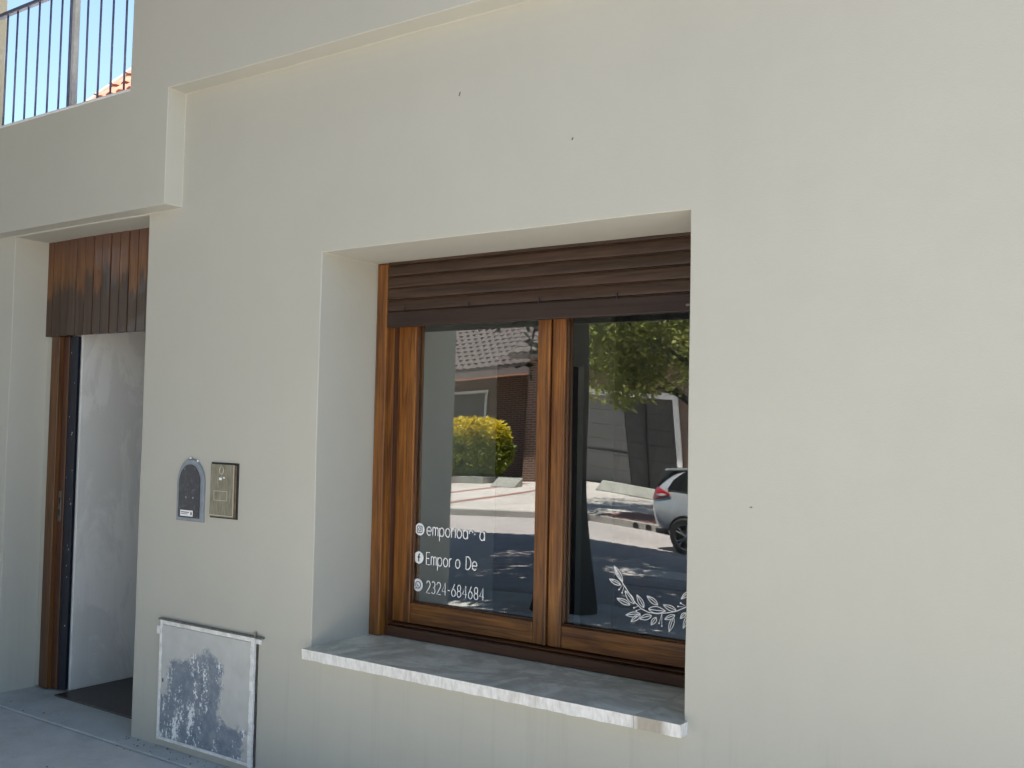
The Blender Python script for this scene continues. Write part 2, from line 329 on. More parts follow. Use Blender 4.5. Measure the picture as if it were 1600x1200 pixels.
# ------------------------------------------------------------------ object helpers
def empty(name, loc=(0, 0, 0), parent=None, label=None, cat=None, group=None, rz=0):
    o = bpy.data.objects.new(name, None); COL.objects.link(o); o.empty_display_size = .2
    o.location = loc; o.rotation_euler = (0, 0, rz)
    if parent: o.parent = parent
    if label: o['label'] = label
    if cat: o['category'] = cat
    if group: o['group'] = group
    return o
class MB:
    def __init__(s): s.v = []; s.f = []; s.mi = []
    def add(s, vs, fs, mi=0):
        k = len(s.v); s.v += [tuple(p) for p in vs]; s.f += [tuple(i+k for i in q) for q in fs]; s.mi += [mi]*len(fs); return s
    def box(s, a, b, mi=0, rot=None, piv=None):
        (x0, y0, z0), (x1, y1, z1) = a, b
        vs = [(x0, y0, z0), (x1, y0, z0), (x1, y1, z0), (x0, y1, z0), (x0, y0, z1), (x1, y0, z1), (x1, y1, z1), (x0, y1, z1)]
        if rot is not None:
            pv = Vector(piv) if piv else (Vector(a)+Vector(b))/2
            vs = [rot @ (Vector(p)-pv)+pv for p in vs]
        return s.add(vs, [(0, 3, 2, 1), (4, 5, 6, 7), (0, 1, 5, 4), (1, 2, 6, 5), (2, 3, 7, 6), (3, 0, 4, 7)], mi)
    def prism_y(s, poly, y0, y1, mi=0):           # polygon in xz, counter-clockwise seen from -y
        n = len(poly)
        return s.add([(x, y0, z) for x, z in poly]+[(x, y1, z) for x, z in poly],
                     [tuple(range(n)), tuple(range(2*n-1, n-1, -1))]+[(i, i+n, (i+1) % n+n, (i+1) % n) for i in range(n)], mi)
    def prism_x(s, poly, x0, x1, mi=0):           # polygon in yz
        n = len(poly)
        return s.add([(x0, y, z) for y, z in poly]+[(x1, y, z) for y, z in poly],
                     [tuple(range(n)), tuple(range(2*n-1, n-1, -1))]+[(i, i+n, (i+1) % n+n, (i+1) % n) for i in range(n)], mi)
    def tube(s, pts, rad, n=8, mi=0, cap=True):
        pts = [Vector(p) for p in pts]; R = rad if hasattr(rad, '__len__') else [rad]*len(pts)
        k = len(s.v); prev = None
        for i, p in enumerate(pts):
            t = (pts[min(i+1, len(pts)-1)]-pts[max(i-1, 0)]).normalized()
            if prev is None:
                a = Vector((0, 0, 1)) if abs(t.z) < .9 else Vector((1, 0, 0)); e1 = t.cross(a).normalized()
            else: e1 = (prev-t*prev.dot(t)).normalized()
            prev = e1; e2 = t.cross(e1)
            s.v += [tuple(p+(e1*math.cos(2*PI*j/n)+e2*math.sin(2*PI*j/n))*R[i]) for j in range(n)]
        for i in range(len(pts)-1):
            for j in range(n):
                s.f.append((k+i*n+j, k+i*n+(j+1) % n, k+(i+1)*n+(j+1) % n, k+(i+1)*n+j)); s.mi.append(mi)
        if cap:
            s.f.append(tuple(k+j for j in range(n-1, -1, -1))); s.f.append(tuple(k+(len(pts)-1)*n+j for j in range(n))); s.mi += [mi, mi]
        return s
    def lathe_y(s, prof, c, n=32, mi=0):          # profile of (radius, y) round a y axis through c
        k = len(s.v); cx, cy, cz = c
        for rr, y in prof: s.v += [(cx+rr*math.cos(2*PI*j/n), cy+y, cz+rr*math.sin(2*PI*j/n)) for j in range(n)]
        for i in range(len(prof)-1):
            for j in range(n): s.f.append((k+i*n+j, k+i*n+(j+1) % n, k+(i+1)*n+(j+1) % n, k+(i+1)*n+j)); s.mi.append(mi)
        return s
    def build(s, name, mats, parent=None, bevel=0, smooth=False, loc=(0, 0, 0), seg=2, label=None, kind=None):
        me = bpy.data.meshes.new(name); me.from_pydata([Vector(p)-Vector(loc) for p in s.v], [], s.f)
        if not isinstance(mats, (list, tuple)): mats = [mats]
        for mt in mats: me.materials.append(mt)
        if len(mats) > 1: me.polygons.foreach_set('material_index', s.mi)
        if smooth: me.polygons.foreach_set('use_smooth', [True]*len(me.polygons))
        bm = bmesh.new(); bm.from_mesh(me)
        if len(bm.faces) < 20000: bmesh.ops.recalc_face_normals(bm, faces=bm.faces)
        bm.to_mesh(me); bm.free(); me.update()
        if smooth == 'angle': me.set_sharp_from_angle(angle=math.radians(35))
        o = bpy.data.objects.new(name, me); COL.objects.link(o); o.location = loc
        if parent: o.parent = parent
        if bevel:
            b = o.modifiers.new('bevel', 'BEVEL'); b.width = bevel; b.segments = seg; b.limit_method = 'ANGLE'; b.angle_limit = math.radians(40)
        if label: o['label'] = label
        if kind: o['kind'] = kind
        return o
def box(name, a, b, mat, parent=None, bevel=.003, **k): return MB().box(a, b).build(name, mat, parent, bevel, **k)
def tag(o, label, cat, group=None):
    o['label'] = label; o['category'] = cat
    if group: o['group'] = group
    return o
def struct(o): o['kind'] = 'structure'; return o

def splits(lo, hi, marks, step):
    s = sorted(set([round(v, 4) for v in marks if lo <= v <= hi]+[lo, hi])); out = []
    for a, b in zip(s, s[1:]):
        n = max(1, int(round((b-a)/step))); out += [a+(b-a)*i/n for i in range(n)]
    return out+[s[-1]]
def masonry(xs, ys, zs, solid, jit=.0032):
    """boundary of a solid cut on a grid, as one welded mesh with slightly uneven plaster"""
    nx, ny, nz = len(xs)-1, len(ys)-1, len(zs)-1
    g = [[[solid((xs[i]+xs[i+1])/2, (ys[j]+ys[j+1])/2, (zs[k]+zs[k+1])/2) for k in range(nz)] for j in range(ny)] for i in range(nx)]
    vid = {}; V = []; F = []
    def vert(i, j, k):
        if (i, j, k) not in vid:
            vid[(i, j, k)] = len(V); p = Vector((xs[i], ys[j], zs[k]))
            d = noise.noise_vector(p*1.7)*jit+noise.noise_vector(p*6.)*jit*.45
            V.append(p+d)
        return vid[(i, j, k)]
    for i in range(nx):
        for j in range(ny):
            for k in range(nz):
                if not g[i][j][k]: continue
                for ax, dd in ((0, -1), (0, 1), (1, -1), (1, 1), (2, -1), (2, 1)):
                    q = [i, j, k]; q[ax] += dd
                    if 0 <= q[ax] < (nx, ny, nz)[ax] and g[q[0]][q[1]][q[2]]: continue
                    a, b = [t for t in range(3) if t != ax]
                    base = [i, j, k]; base[ax] += (dd > 0); idx = []
                    for da, db in ((0, 0), (1, 0), (1, 1), (0, 1)):
                        t = list(base); t[a] += da; t[b] += db; idx.append(vert(*t))
                    F.append(idx)
    mb = MB(); mb.add(V, F); return mb

# ================================================================== THE SHOP BUILDING
XL, XR, ZT, ZS, D = -3.104, -1.428, 2.218, .588, .354
DL, DR, DT = -5.505, -4.294, 2.5
shop = empty('shop_building', (0, 0, 0), label='greige plastered shop front with a deep-set wooden window and recessed doorway', cat='building')
RX, RZ, BZ, PQ = -4.043, 3.051, 2.507, -.099
BX, PZ = -4.34, 3.09            # balcony opening: right edge, parapet top
BXL = -6.60
def solid(x, y, z):
    if XL < x < XR and ZS-.045 < z < ZT and y > 0: return False
    if DL < x < DR and z < DT and y > 0: return False
    if y < 0:
        if z > RZ:
            return not (BXL < x < BX and PZ < z < 4.5) and not (x > -3.5 and z > 3.6)
        return z > BZ and x < RX
    if BXL < x < BX and PZ < z < 4.5: return False  # unseen wall above the opening added to stop sun
    if x > -3.5 and z > 3.6: return False  # wall above view cut low here to let sun onto the pavement
    return y < .48
xs = splits(-9, 5.5, [XL, XR, DL, DR, RX, BX, BXL, -3.5], .16); zs = splits(-.3, 11.5, [ZS-.045, ZS, ZT, DT, BZ, RZ, PZ, 4.5, 3.6], .16)
ys = splits(-.099, .48, [0, .2, .3], .17)
masonry(xs, ys, zs, solid).build('wall', M['wall'], shop, bevel=.007, smooth='angle', seg=3)
# mass behind the front
box('ceiling_slab', (-9, .482, 2.78), (5.5, 8.2, 3.05), M['interior'], shop)
box('upper_shade_block', (BX, .482, 3.052), (-3.5, 8.2, 11.5), M['wall'], shop)  # unseen block, its height and width shaped to shade the pavement
box('roof_slab', (-3.498, .482, 3.052), (5.5, 8.2, 3.55), M['wall'], shop)
box('sun_stop_slab', (BXL-.02, .482, 5.05), (BX-.002, 1.45, 5.25), M['wall'], shop)  # unseen slab added only to stop sun through the balcony opening
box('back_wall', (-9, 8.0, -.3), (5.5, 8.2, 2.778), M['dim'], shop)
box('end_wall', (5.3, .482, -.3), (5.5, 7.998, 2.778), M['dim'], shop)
box('end_wall', (-9, .482, -.3), (-8.8, 7.998, 2.778), M['wall'], shop)
# hall behind the doorway
box('hall_wall', (-5.34, .262, 0.012), (-5.235, 6.0, 2.778), M['hall'], shop, bevel=.006)
box('hall_floor', (-5.23, .17, -.2), (-3.73, 6.0, .012), M['dark_floor'], shop)
box('hall_end', (-5.23, 6.0, .012), (-3.73, 6.1, 2.778), M['hall'], shop)
# shop room seen dimly through the glass
XW = -3.6
iw = MB(); iw.box((XW-.12, .482, .1), (XW, 1.94, 2.775)); iw.box((XW-.12, 2.94, .1), (XW, 3.36, 2.775)); iw.box((XW-.12, 1.94, 1.93), (XW, 2.94, 2.775))
iw.build('interior_wall', M['interior'], shop)
box('doorway_shade', (XW-.08, 1.945, .1), (XW-.04, 2.935, 1.925), M['doorway_dark'], shop)  # dark sheet standing in for the unlit open doorway
box('room_floor', (XW, .482, -.2), (5.3, 7.998, .1), M['room_floor'], shop)
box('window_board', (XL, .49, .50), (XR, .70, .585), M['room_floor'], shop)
# cabinet inside
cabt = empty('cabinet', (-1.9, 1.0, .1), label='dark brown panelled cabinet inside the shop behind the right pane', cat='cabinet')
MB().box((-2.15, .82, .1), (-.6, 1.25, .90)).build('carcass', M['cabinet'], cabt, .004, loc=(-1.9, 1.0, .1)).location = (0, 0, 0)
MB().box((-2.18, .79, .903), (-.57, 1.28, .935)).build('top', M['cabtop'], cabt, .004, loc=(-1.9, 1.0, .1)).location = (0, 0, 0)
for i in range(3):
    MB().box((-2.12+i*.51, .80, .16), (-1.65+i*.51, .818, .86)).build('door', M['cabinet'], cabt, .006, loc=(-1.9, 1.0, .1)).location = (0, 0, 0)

# ---- window
win = empty('window', (0, 0, 0), shop, label='two-sash varnished wooden window with white stickers on the glass')
GY = .452
Z0 = ZS+.002
box('jamb', (XL+.004, .338, Z0), (-3.040, .490, ZT-.004), M['wood_z'], win, .004)
box('jamb', (-1.490, .338, Z0), (XR-.004, .490, ZT-.004), M['wood_z'], win, .004)
def PX(px, py, y):                              # where the sight line through a photo point meets a plane behind the wall
    dv = f+r*((px-800)/1600)+u*((600-py)/1600); t = (y+3.003)/dv.y
    return dv.x*t
SY = .424                                       # sash front
xa, xb, xc, xd, xe = PX(619, 700, SY), PX(646, 700, SY), PX(837, 700, SY), PX(857.5, 700, SY), PX(860, 700, SY)
xf = PX(881, 700, SY)
box('rebate', (-3.038, .392, Z0+.055), (xa-.002, .488, 2.03), M['wood_dark_z'], win, .004)
box('rebate', (-1.512, .392, Z0+.055), (-1.492, .488, 2.03), M['wood_dark_z'], win, .004)
fr = MB().box((-3.038, .372, Z0), (-1.492, .488, .632)); fr.box((-3.037, .396, .634), (-1.493, .487, .641))
fr.build('bottom_rail', M['wood_dark_x'], win, .005)
box('head_rail', (-3.038, .385, 2.035), (-1.492, .488, ZT-.004), M['wood_dark_x'], win)
def sash(x0, x1, l, rr):
    # stiles, rails with a moulded inner step and putty line
    box('stile', (x0, SY, .645), (x0+l, .486, 2.032), M['wood_z'], win, .004)
    box('stile', (x1-rr, SY, .645), (x1, .486, 2.032), M['wood_z'], win, .004)
    box('sash_rail', (x0+l+.001, SY+.002, .645), (x1-rr-.001, .484, .733), M['wood_x'], win, .004)
    box('sash_rail', (x0+l+.001, SY+.002, 1.965), (x1-rr-.001, .484, 2.032), M['wood_x'], win, .004)
    b = .005
    box('glazing_bead', (x0+l+.0005, .436, .734), (x0+l+b, .449, 1.964), M['wood_dark_z'], win, .002)
    box('glazing_bead', (x1-rr-b, .436, .734), (x1-rr-.0005, .449, 1.964), M['wood_dark_z'], win, .002)
    box('glazing_bead', (x0+l+b, .432, .734), (x1-rr-b, .449, .734+b), M['wood_dark_x'], win, .002)
sash(xa, xd, xb-xa, xd-xc); sash(xe, -1.515, xf-xe, .03)
box('astragal', (xd-.010, SY-.012, .646), (xd+.006, SY-.001, 2.03), M['wood_z'], win, .005)
box('mullion', (xd+.0005, SY+.012, .646), (xe-.0005, .480, 2.032), M['wood_dark_z'], win, 0)
def pane(x0, x1, z0, z1, k):
    """old drawn glass: a pane a little twisted corner to corner"""
    nx, nz = 20, 28; cx, cz = (x0+x1)/2, (z0+z1)/2; mb = MB(); n1 = nx+1
    def P(i, j, y):
        x = x0+(x1-x0)*i/nx; z = z0+(z1-z0)*j/nz
        return (x, y+k*(x-cx)*(z-1.45)+.00012*math.sin(x*9+1)*math.sin(z*7), z)
    for y, fl in ((GY, 0), (GY+.004, 1)):
        vs = [P(i, j, y) for j in range(nz+1) for i in range(n1)]
        fs = [(j*n1+i, j*n1+i+1, (j+1)*n1+i+1, (j+1)*n1+i) for j in range(nz) for i in range(nx)]
        mb.add(vs, [q[::-1] for q in fs] if fl else fs)
    o = mb.build('pane', M['pane'], win, smooth=True)
    return o
KL, KR = -.0065, .0125
pane(xb+.001, xc-.001, .735, 1.9635, KL); pane(xf+.001, -1.546, .735, 1.9635, KR)

# ---- roller shutter
shut = empty('roller_shutter', (0, 0, 0), shop, label='dark brown slatted roller shutter pulled down over the window top')
def slat_profile(z0, z1, y):
    h = z1-z0
    return [(y+.002, z0), (y-.0055, z0+.001), (y-.007, z0+.004), (y-.0075, z0+.012), (y-.0072, z0+.55*h), (y-.0055, z0+.85*h), (y-.002, z1-.001), (y+.002, z1), (y+.014, z1), (y+.014, z0)]
zz = [2.003, 2.053, 2.104, 2.155, 2.2055]
for i in range(5):
    z0 = zz[i]; z1 = (zz[i+1] if i < 4 else ZT-.002)-.0055
    tilt = [.001, -.0012, .0006, -.0008, 0][i]
    mb = MB(); n = 14; prof = slat_profile(z0, z1, .345)
    xs_ = [-3.036+(-1.494+3.036)*j/n for j in range(n+1)]; k = len(prof); vs = []
    for x in xs_: vs += [(x, y+.0012*noise.noise((x*3, i*5, 0)), z+tilt*(x+2.2)+.0008*noise.noise((x*4, i*9, 1))) for y, z in prof]
    fs = [(a*k+b, (a+1)*k+b, (a+1)*k+(b+1) % k, a*k+(b+1) % k) for a in range(n) for b in range(k)]+[tuple(range(k)), tuple(range(n*k+k-1, n*k-1, -1))]
    mb.add(vs, fs); mb.build('slat', M['slat'], shut, smooth='angle')
    box('slat_hook', (-3.035, .3465, z0-.0042), (-1.495, .354, z0-.0018), M['slat_hook'], shut, 0)
bb = MB(); n = 16
for a in range(n):
    x0 = -3.035+1.54*a/n; x1 = -3.035+1.54*(a+1)/n
bb.box((-3.035, .333, 1.930), (-1.495, .360, 1.997))
bar = bb.build('bottom_bar', M['slat_bar'], shut, .005)
for x in (-2.935, -2.585, -2.235, -1.885): box('slat_pin', (x, .329, 1.992), (x+.004, .3335, 2.016), M['black'], shut, 0)
box('bar_scar', (-1.60, .330, 1.95), (-1.575, .3335, 1.958), M['steel'], shut, 0, label='small grey metal scar at the right end of the bottom bar')

# ---- sill
sill = empty('window_sill', (0, 0, 0), shop, label='grey veined marble sill with a rough white front edge')
def slab(pts_front, x0, x1, jag):
    y0 = -.048; mb = MB(); n = max(2, int((x1-x0)/.03)); top = []; bot = []
    for i in range(n+1):
        x = x0+(x1-x0)*i/n; j = .0022*noise.noise((x*22, 3, jag)); j2 = .0025*noise.noise((x*19, 8, jag))
        top.append((x, y0+j, ZS+(.0012*noise.noise((x*40, 0, 1))))); bot.append((x, y0+j2+.002, ZS-.041+j2))
    vs = top+bot+[(p[0], .40, ZS) for p in top]+[(p[0], .40, ZS-.041) for p in bot]; m1 = n+1
    mb.add(vs, [(i, i+1, 2*m1+i+1, 2*m1+i) for i in range(n)], 0)
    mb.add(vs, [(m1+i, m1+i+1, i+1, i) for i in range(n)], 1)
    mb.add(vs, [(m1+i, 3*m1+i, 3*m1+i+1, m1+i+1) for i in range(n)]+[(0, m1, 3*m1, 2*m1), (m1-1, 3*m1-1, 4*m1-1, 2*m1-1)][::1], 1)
    return mb.build('slab', [M['marble'], M['marble_edge_lit']], sill)
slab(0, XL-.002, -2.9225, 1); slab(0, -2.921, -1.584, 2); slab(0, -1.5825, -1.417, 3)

# ---- doorway: boarded transom, jamb, door edge
tran = empty('door_transom', (0, 0, 0), shop, label='panel of narrow upright weathered boards over the doorway')
nb = 16; bx0, bx1 = DL-.028, DR+.02; bw = (bx1-bx0)/nb
for i in range(nb):
    x0 = bx0+i*bw
    mb = MB().box((x0+.0032, .200+random.uniform(-.003, .003), 1.965+random.uniform(-.002, .002)), (x0+bw-.0032, .218, DT+.004))
    o = mb.build('board', M['board'], tran, .003, loc=(x0, .2, 1.965))
box('board_backing', (DL+.001, .2225, 1.97), (DR-.001, .262, DT-.001), M['black'], tran, 0)
dfr = empty('door_frame', (0, 0, 0), shop)
box('jamb', (-5.45, .205, .012), (-5.372, .285, 1.965), M['wood_mid_z'], dfr, .004)
box('jamb', (-5.371, .232, .012), (-5.318, .30, 1.965), M['wood_dark_z'], dfr, .004)
box('jamb_fill', (DL+.001, .215, .012), (-5.451, .30, 1.965), M['wall'], dfr, .004)
box('strike_plate', (-5.362, .2285, .93), (-5.335, .2318, 1.10), M['steel'], dfr, .001)
box('strike_hole', (-5.354, .2270, .965), (-5.343, .2284, 1.0), M['black'], dfr, 0); box('strike_hole', (-5.354, .2270, 1.03), (-5.343, .2284, 1.065), M['black'], dfr, 0)
dl = box('door_leaf', (-5.315, .238, .02), (-5.243, .258, 1.962), M['navy'], shop, .003, label='dark navy edge of the open door leaf')
# paint flecks on the door edge
fk = MB()
for i in range(14):
    z = random.uniform(.3, 1.9); x = random.uniform(-5.31, -5.245); s_ = random.uniform(.002, .005)
    fk.box((x, .2368, z), (x+s_, .2377, z+s_*1.6))
fk.build('paint_fleck', M['white'], shop, 0, kind='stuff')

# ---- balcony railing
rail = empty('balcony_railing', (0, 0, 0), shop, label='thin grey iron railing on the balcony parapet')
RY = .02
for x in (-6.5, -6.385, -6.27, -6.16, -6.05, -5.94, -5.83, -5.72, -5.615, -5.505, -5.39, -5.275, -5.165, -4.92, -4.80, -4.69, -4.575, -4.46): 
    mb = MB().tube([(x+random.uniform(-.004, .004), RY, PZ-.02), (x+.004, RY, 3.80)], .0062, 6); mb.build('baluster', M['rail'], rail, smooth=True)
box('post', (-5.060, RY-.018, PZ-.02), (-5.043, RY+.018, 3.86), M['rail'], rail, .002)
box('post', (-5.0425, RY-.012, PZ-.02), (-5.016, RY+.018, 3.86), M['post_lit'], rail, .002)  # pale half paints the light on the post's right side
box('top_rail', (BXL, RY-.014, 3.80), (BX, RY+.014, 3.822), M['rail'], rail, .003)
box('bottom_strip', (BXL, -.10, PZ-.001), (BX, -.088, PZ+.012), M['white'], rail, .003)
# ---- small marks on the plaster
for (x, z, l, a) in ((-2.389, 2.762, .016, 70), (-1.882, 2.515, .010, 60), (-1.213, 1.273, .006, 20)):
    mb = MB().box((-l/2, -.0025, -.0012), (l/2, .0005, .0012), rot=Matrix.Rotation(math.radians(-a), 3, 'Y')); mb.build('scuff_mark', M['scuff'], shop, 0).location = (x, -.0015, z)
# paint lip under the overhangs
lip = MB().box((-9, -.0995, BZ-.003), (RX-.004, -.096, BZ+.003)); lip.build('paint_lip', M['wall'], shop, 0)

# ---- lettering on the glass
def arc(cx, cy, rx, ry, a0, a1, n=18): return [(cx+rx*math.cos(math.radians(a0+(a1-a0)*i/n)), cy+ry*math.sin(math.radians(a0+(a1-a0)*i/n))) for i in range(n+1)]
C_ = arc(.5, .5, .5, .5, 0, 360)
G = {
 'e': ([[(0, .5), (1, .5)], arc(.5, .5, .5, .5, 0, 318)], 1.0),
 'm': ([[(0, 0), (0, 1)], arc(.3, .68, .3, .32, 180, 0)+[(.6, 0)], arc(.9, .68, .3, .32, 180, 0)+[(1.2, 0)]], 1.2),
 'p': ([[(0, 1), (0, -.55)], C_], 1.0), 'o': ([C_], 1.0), 'a': ([C_, [(1, 1), (1, 0)]], 1.0),
 'r': ([[(0, 0), (0, 1)], arc(.38, .6, .38, .4, 180, 70)], .5), 'i': ([[(0, 0), (0, 1)], [(0, 1.32), (0, 1.38)]], .0),
 'n': ([arc(.4, .62, .4, .38, 180, 20)], .8), "'": ([[(0, .55), (.12, .68)]], .2),
 'E': ([[(.8, 0), (0, 0), (0, 1.45), (.8, 1.45)], [(0, .74), (.7, .74)]], .8),
 'D': ([[(0, 0), (0, 1.45), (.35, 1.45)]+arc(.35, .725, .72, .725, 90, -90)+[(0, 0)]], 1.07),
 '2': ([arc(.45, 1.0, .43, .42, 165, -20)+[(.02, 0), (.92, 0)]], .9),
 '3': ([arc(.4, 1.05, .38, .37, 150, -90)+arc(.4, .35, .42, .36, 90, -150)], .85),
 '4': ([[(.72, 0), (.72, 1.42), (0, .42), (.95, .42)]], .95),
 '6': ([[(.68, 1.42), (.1, .62)]+arc(.47, .42, .44, .42, 160, 520)], .92), '8': ([arc(.45, 1.05, .36, .36, -90, 270), arc(.45, .36, .44, .35, 90, 450)], .9),
 '-': ([[(0, .62), (.55, .62)]], .55), ' ': ([], .7), '_': ([], .25)}
TY = GY-.0035
def gp(px, py):                                 # sticker position measured on the pane
    dv = f+r*((px-800)/1600)+u*((600-py)/1600); t = (TY+3.003)/dv.y
    return dv.x*t, 1.5+dv.z*t
def write(name, text, p0, p1, xh, rad=.0027, drop=0.0):
    (x, z), x1 = gp(*p0), gp(*p1)[0]
    tot = sum(G[c][1]+.34 for c in text)-.34; sx = (x1-x)/(tot*xh); cur = x
    for ci, c in enumerate(text):
        st, wd = G[c]; mb = MB()
        for s_ in st: mb.tube([(cur+px*xh*sx, TY, z+pz*xh-drop*ci) for px, pz in s_], rad, 6)
        cur += (wd+.34)*xh*sx
        mb.v = [(a, TY+(b-TY)*.12, c_) for a, b, c_ in mb.v]
        if mb.v: mb.build('letter', M['sticker'], win)
write('letter', "emporioan'_a", (667, 836), (757, 842), .0365)
write('letter', 'Empor_o De', (666, 882), (745, 889), .0365)
write('letter', '2324-684684', (666, 926), (756, 935), .036)
def icon(px, py, rad, strokes, lw):
    cx, cz = gp(px, py)
    mb = MB(); mb.lathe_y([(0.0001, 0), (rad, 0), (rad, .0006), (.0001, .0006)], (cx, TY, cz), 32)
    o = mb.build('icon_disc', M['sticker'], win)
    g = MB()
    for s_ in strokes: g.tube([(cx+a*rad, TY-.0006, cz+b*rad) for a, b in s_], lw, 6)
    g.v = [(a, TY-.0006+(b-TY+.0006)*.12, c) for a, b, c in g.v]
    g.build('icon_glyph', M['vinyl_dark'], win)
def rrect(h, r_): return arc(h-r_, h-r_, r_, r_, 0, 90, 6)+arc(-h+r_, h-r_, r_, r_, 90, 180, 6)+arc(-h+r_, -h+r_, r_, r_, 180, 270, 6)+arc(h-r_, -h+r_, r_, r_, 270, 360, 6)+[(h, h-r_)]
icon(656, 827, .0265, [rrect(.52, .18), arc(0, 0, .26, .26, 0, 360), [(.33, .33), (.35, .35)]], .0019)
icon(654.5, 871, .0265, [[(0, -.62), (0, .3)]+arc(.26, .3, .26, .28, 180, 90, 6), [(-.24, .08), (.26, .08)]], .0034)
icon(653, 914, .0275, [arc(.03, .03, .52, .52, 235, -105)+[(-.58, -.58)]+[arc(.03, .03, .52, .52, 235, -105)[0]], arc(.22, .22, .42, .42, 180, 270, 8)], .0021)
# laurel sprig: outlines drawn on the right pane
def lz(x, y):                                   # sprig drawing units to the pane
    px, py = 870+x/4.614, 740+y/4.615
    dv = f+r*((px-800)/1600)+u*((600-py)/1600); t = (TY+3.003)/dv.y
    return (dv.x*t, TY, 1.5+dv.z*t)
stem = [(415, 668), (440, 730), (475, 790), (520, 860), (565, 930), (610, 975), (660, 1000), (720, 1010), (790, 1005), (860, 993), (920, 968), (985, 935), (1050, 890)]
leaves = [((475, 780), (412, 662), 16), ((462, 803), (377, 760), 15), ((558, 940), (490, 843), 19), ((528, 946), (432, 898), 17), ((628, 967), (576, 873), 17), ((728, 947), (648, 881), 17),
 ((660, 975), (785, 992), 24), ((862, 990), (766, 946), 18), ((604, 1012), (495, 1020), 18), ((604, 1016), (533, 1068), 17), ((684, 1024), (596, 1047), 20), ((718, 1036), (679, 1092), 16),
 ((852, 1020), (776, 1052), 16), ((842, 1036), (808, 1142), 17), ((930, 1003), (890, 1045), 14), ((960, 850), (895, 905), 14), ((950, 1020), (910, 1118), 15), ((1040, 980), (960, 985), 14), ((1060, 870), (1010, 800), 15)]
berries = [((475, 800), (449, 836)), ((485, 812), (471, 859)), ((590, 955), (556, 968)), ((605, 975), (573, 989)), ((758, 1010), (737, 1079)), ((758, 1010), (757, 1099)), ((925, 955), (893, 934)), ((915, 962), (874, 958))]
lb = MB()
def cub(a, b, wd, side, n=8):
    a, b = Vector(a), Vector(b); nrm = Vector((-(b-a).y, (b-a).x)).normalized()
    return [a+(b-a)*(i/n)+nrm*side*wd*math.sin(PI*(i/n)**.85) for i in range(n+1)]
for a, b, wd in leaves:
    for sd_ in (-1, 1, .12): lb.tube([lz(p.x, p.y) for p in cub(a, b, wd, sd_)], .0016, 5)
sm = []
for i in range(len(stem)-1): sm += [stem[i], ((stem[i][0]+stem[i+1][0])/2, (stem[i][1]+stem[i+1][1])/2)]
lb.tube([lz(*p) for p in sm], .0018, 5)
for a, b in berries:
    lb.tube([lz(*a), lz(*b)], .001, 5)
    c = Vector(lz(*b)); lb.lathe_y([(.0001, -.0004), (.0034, -.0004), (.0034, .0004), (.0001, .0004)], c, 10)
lb.v = [(a, TY+(b-TY)*.15, c) for a, b, c in lb.v]
lb.build('laurel_decal', M['sticker'], win, label='white outlined laurel sprig sticker')

# ================================================================== THINGS ON THE WALL
# arched intercom
ic = empty('intercom', (-3.9, 0, 1.05), label='grey arch-topped plastic intercom with scratched dark cover and white label', cat='intercom')
def arch(x0, x1, z0, z1, n=16):
    w_ = (x1-x0)/2; cx = (x0+x1)/2; hh = min(z1-z0, w_*1.12)
    return [(x0, z0), (x1, z0)]+[(cx+w_*math.cos(PI*i/n), z1-hh+hh*math.sin(PI*i/n)) for i in range(n+1)]
def put(mb, name, mt, par, org, bev=.002, **k):
    o = mb.build(name, mt, par, bev, loc=org, **k); o.location = (0, 0, 0); return o
O1 = (-3.9, 0, 1.05)
put(MB().prism_y(arch(-3.995, -3.803, 1.047, 1.330), -.012, .004), 'plate', M['greyp'], ic, O1, .003)
put(MB().prism_y(arch(-3.976, -3.826, 1.063, 1.305), -.0165, -.0125), 'cover', M['cover'], ic, O1, .0015)
put(MB().box((-3.957, -.0178, 1.070), (-3.868, -.0168, 1.097)), 'paper_label', M['sticker'], ic, O1, 0)
put(MB().box((-3.951, -.0184, 1.086), (-3.893, -.0179, 1.0895)).box((-3.951, -.0184, 1.079), (-3.903, -.0179, 1.0815)).box((-3.882, -.0184, 1.076), (-3.874, -.0179, 1.090)), 'label_print', M['vinyl_dark'], ic, O1, 0)
for q_ in ((-3.914, 1.329), (-3.862, 1.318)): put(MB().box((q_[0], -.010, q_[1]), (q_[0]+.009, -.002, q_[1]+.009)), 'paint_chip', M['white'], ic, O1, .002)
for dx in (-.025, .025): put(MB().lathe_y([(.0001, -.0185), (.004, -.0185), (.005, -.0165)], (-3.895+dx, 0, 1.155), 12), 'button', M['greyp'], ic, O1, 0)
put(MB().lathe_y([(.0001, -.0180), (.0055, -.0180), (.006, -.0165)], (-3.935, 0, 1.285), 12), 'screw', M['steel'], ic, O1, 0)
# brass bell plate
bp = empty('bell_plate', (-3.67, 0, 1.08), label='tarnished brass bell box with ring emblem and black sealant edge', cat='bell box')
O2 = (-3.67, 0, 1.08)
put(MB().box((-3.762, -.006, 1.074), (-3.577, .003, 1.321)), 'gasket', M['black'], bp, O2, .002)
put(MB().box((-3.752, -.0125, 1.083), (-3.584, -.0065, 1.312)), 'box_body', M['brassside'], bp, O2, .002)
put(MB().box((-3.754, -.0155, 1.081), (-3.592, -.0130, 1.314)), 'front_plate', M['brass'], bp, O2, .0012)
rg = [(-3.678+.0135*math.cos(a*PI/12), -.0165, 1.287+.0165*math.sin(a*PI/12)) for a in range(25)]
put(MB().tube(rg, .0022, 6, cap=False), 'ring_emblem', M['brassdk'], bp, O2, 0, smooth=True)
put(MB().box((-3.694, -.0162, 1.244), (-3.676, -.0156, 1.255)).box((-3.668, -.0162, 1.252), (-3.655, -.0156, 1.258)), 'emblem_mark', M['sticker'], bp, O2, 0)
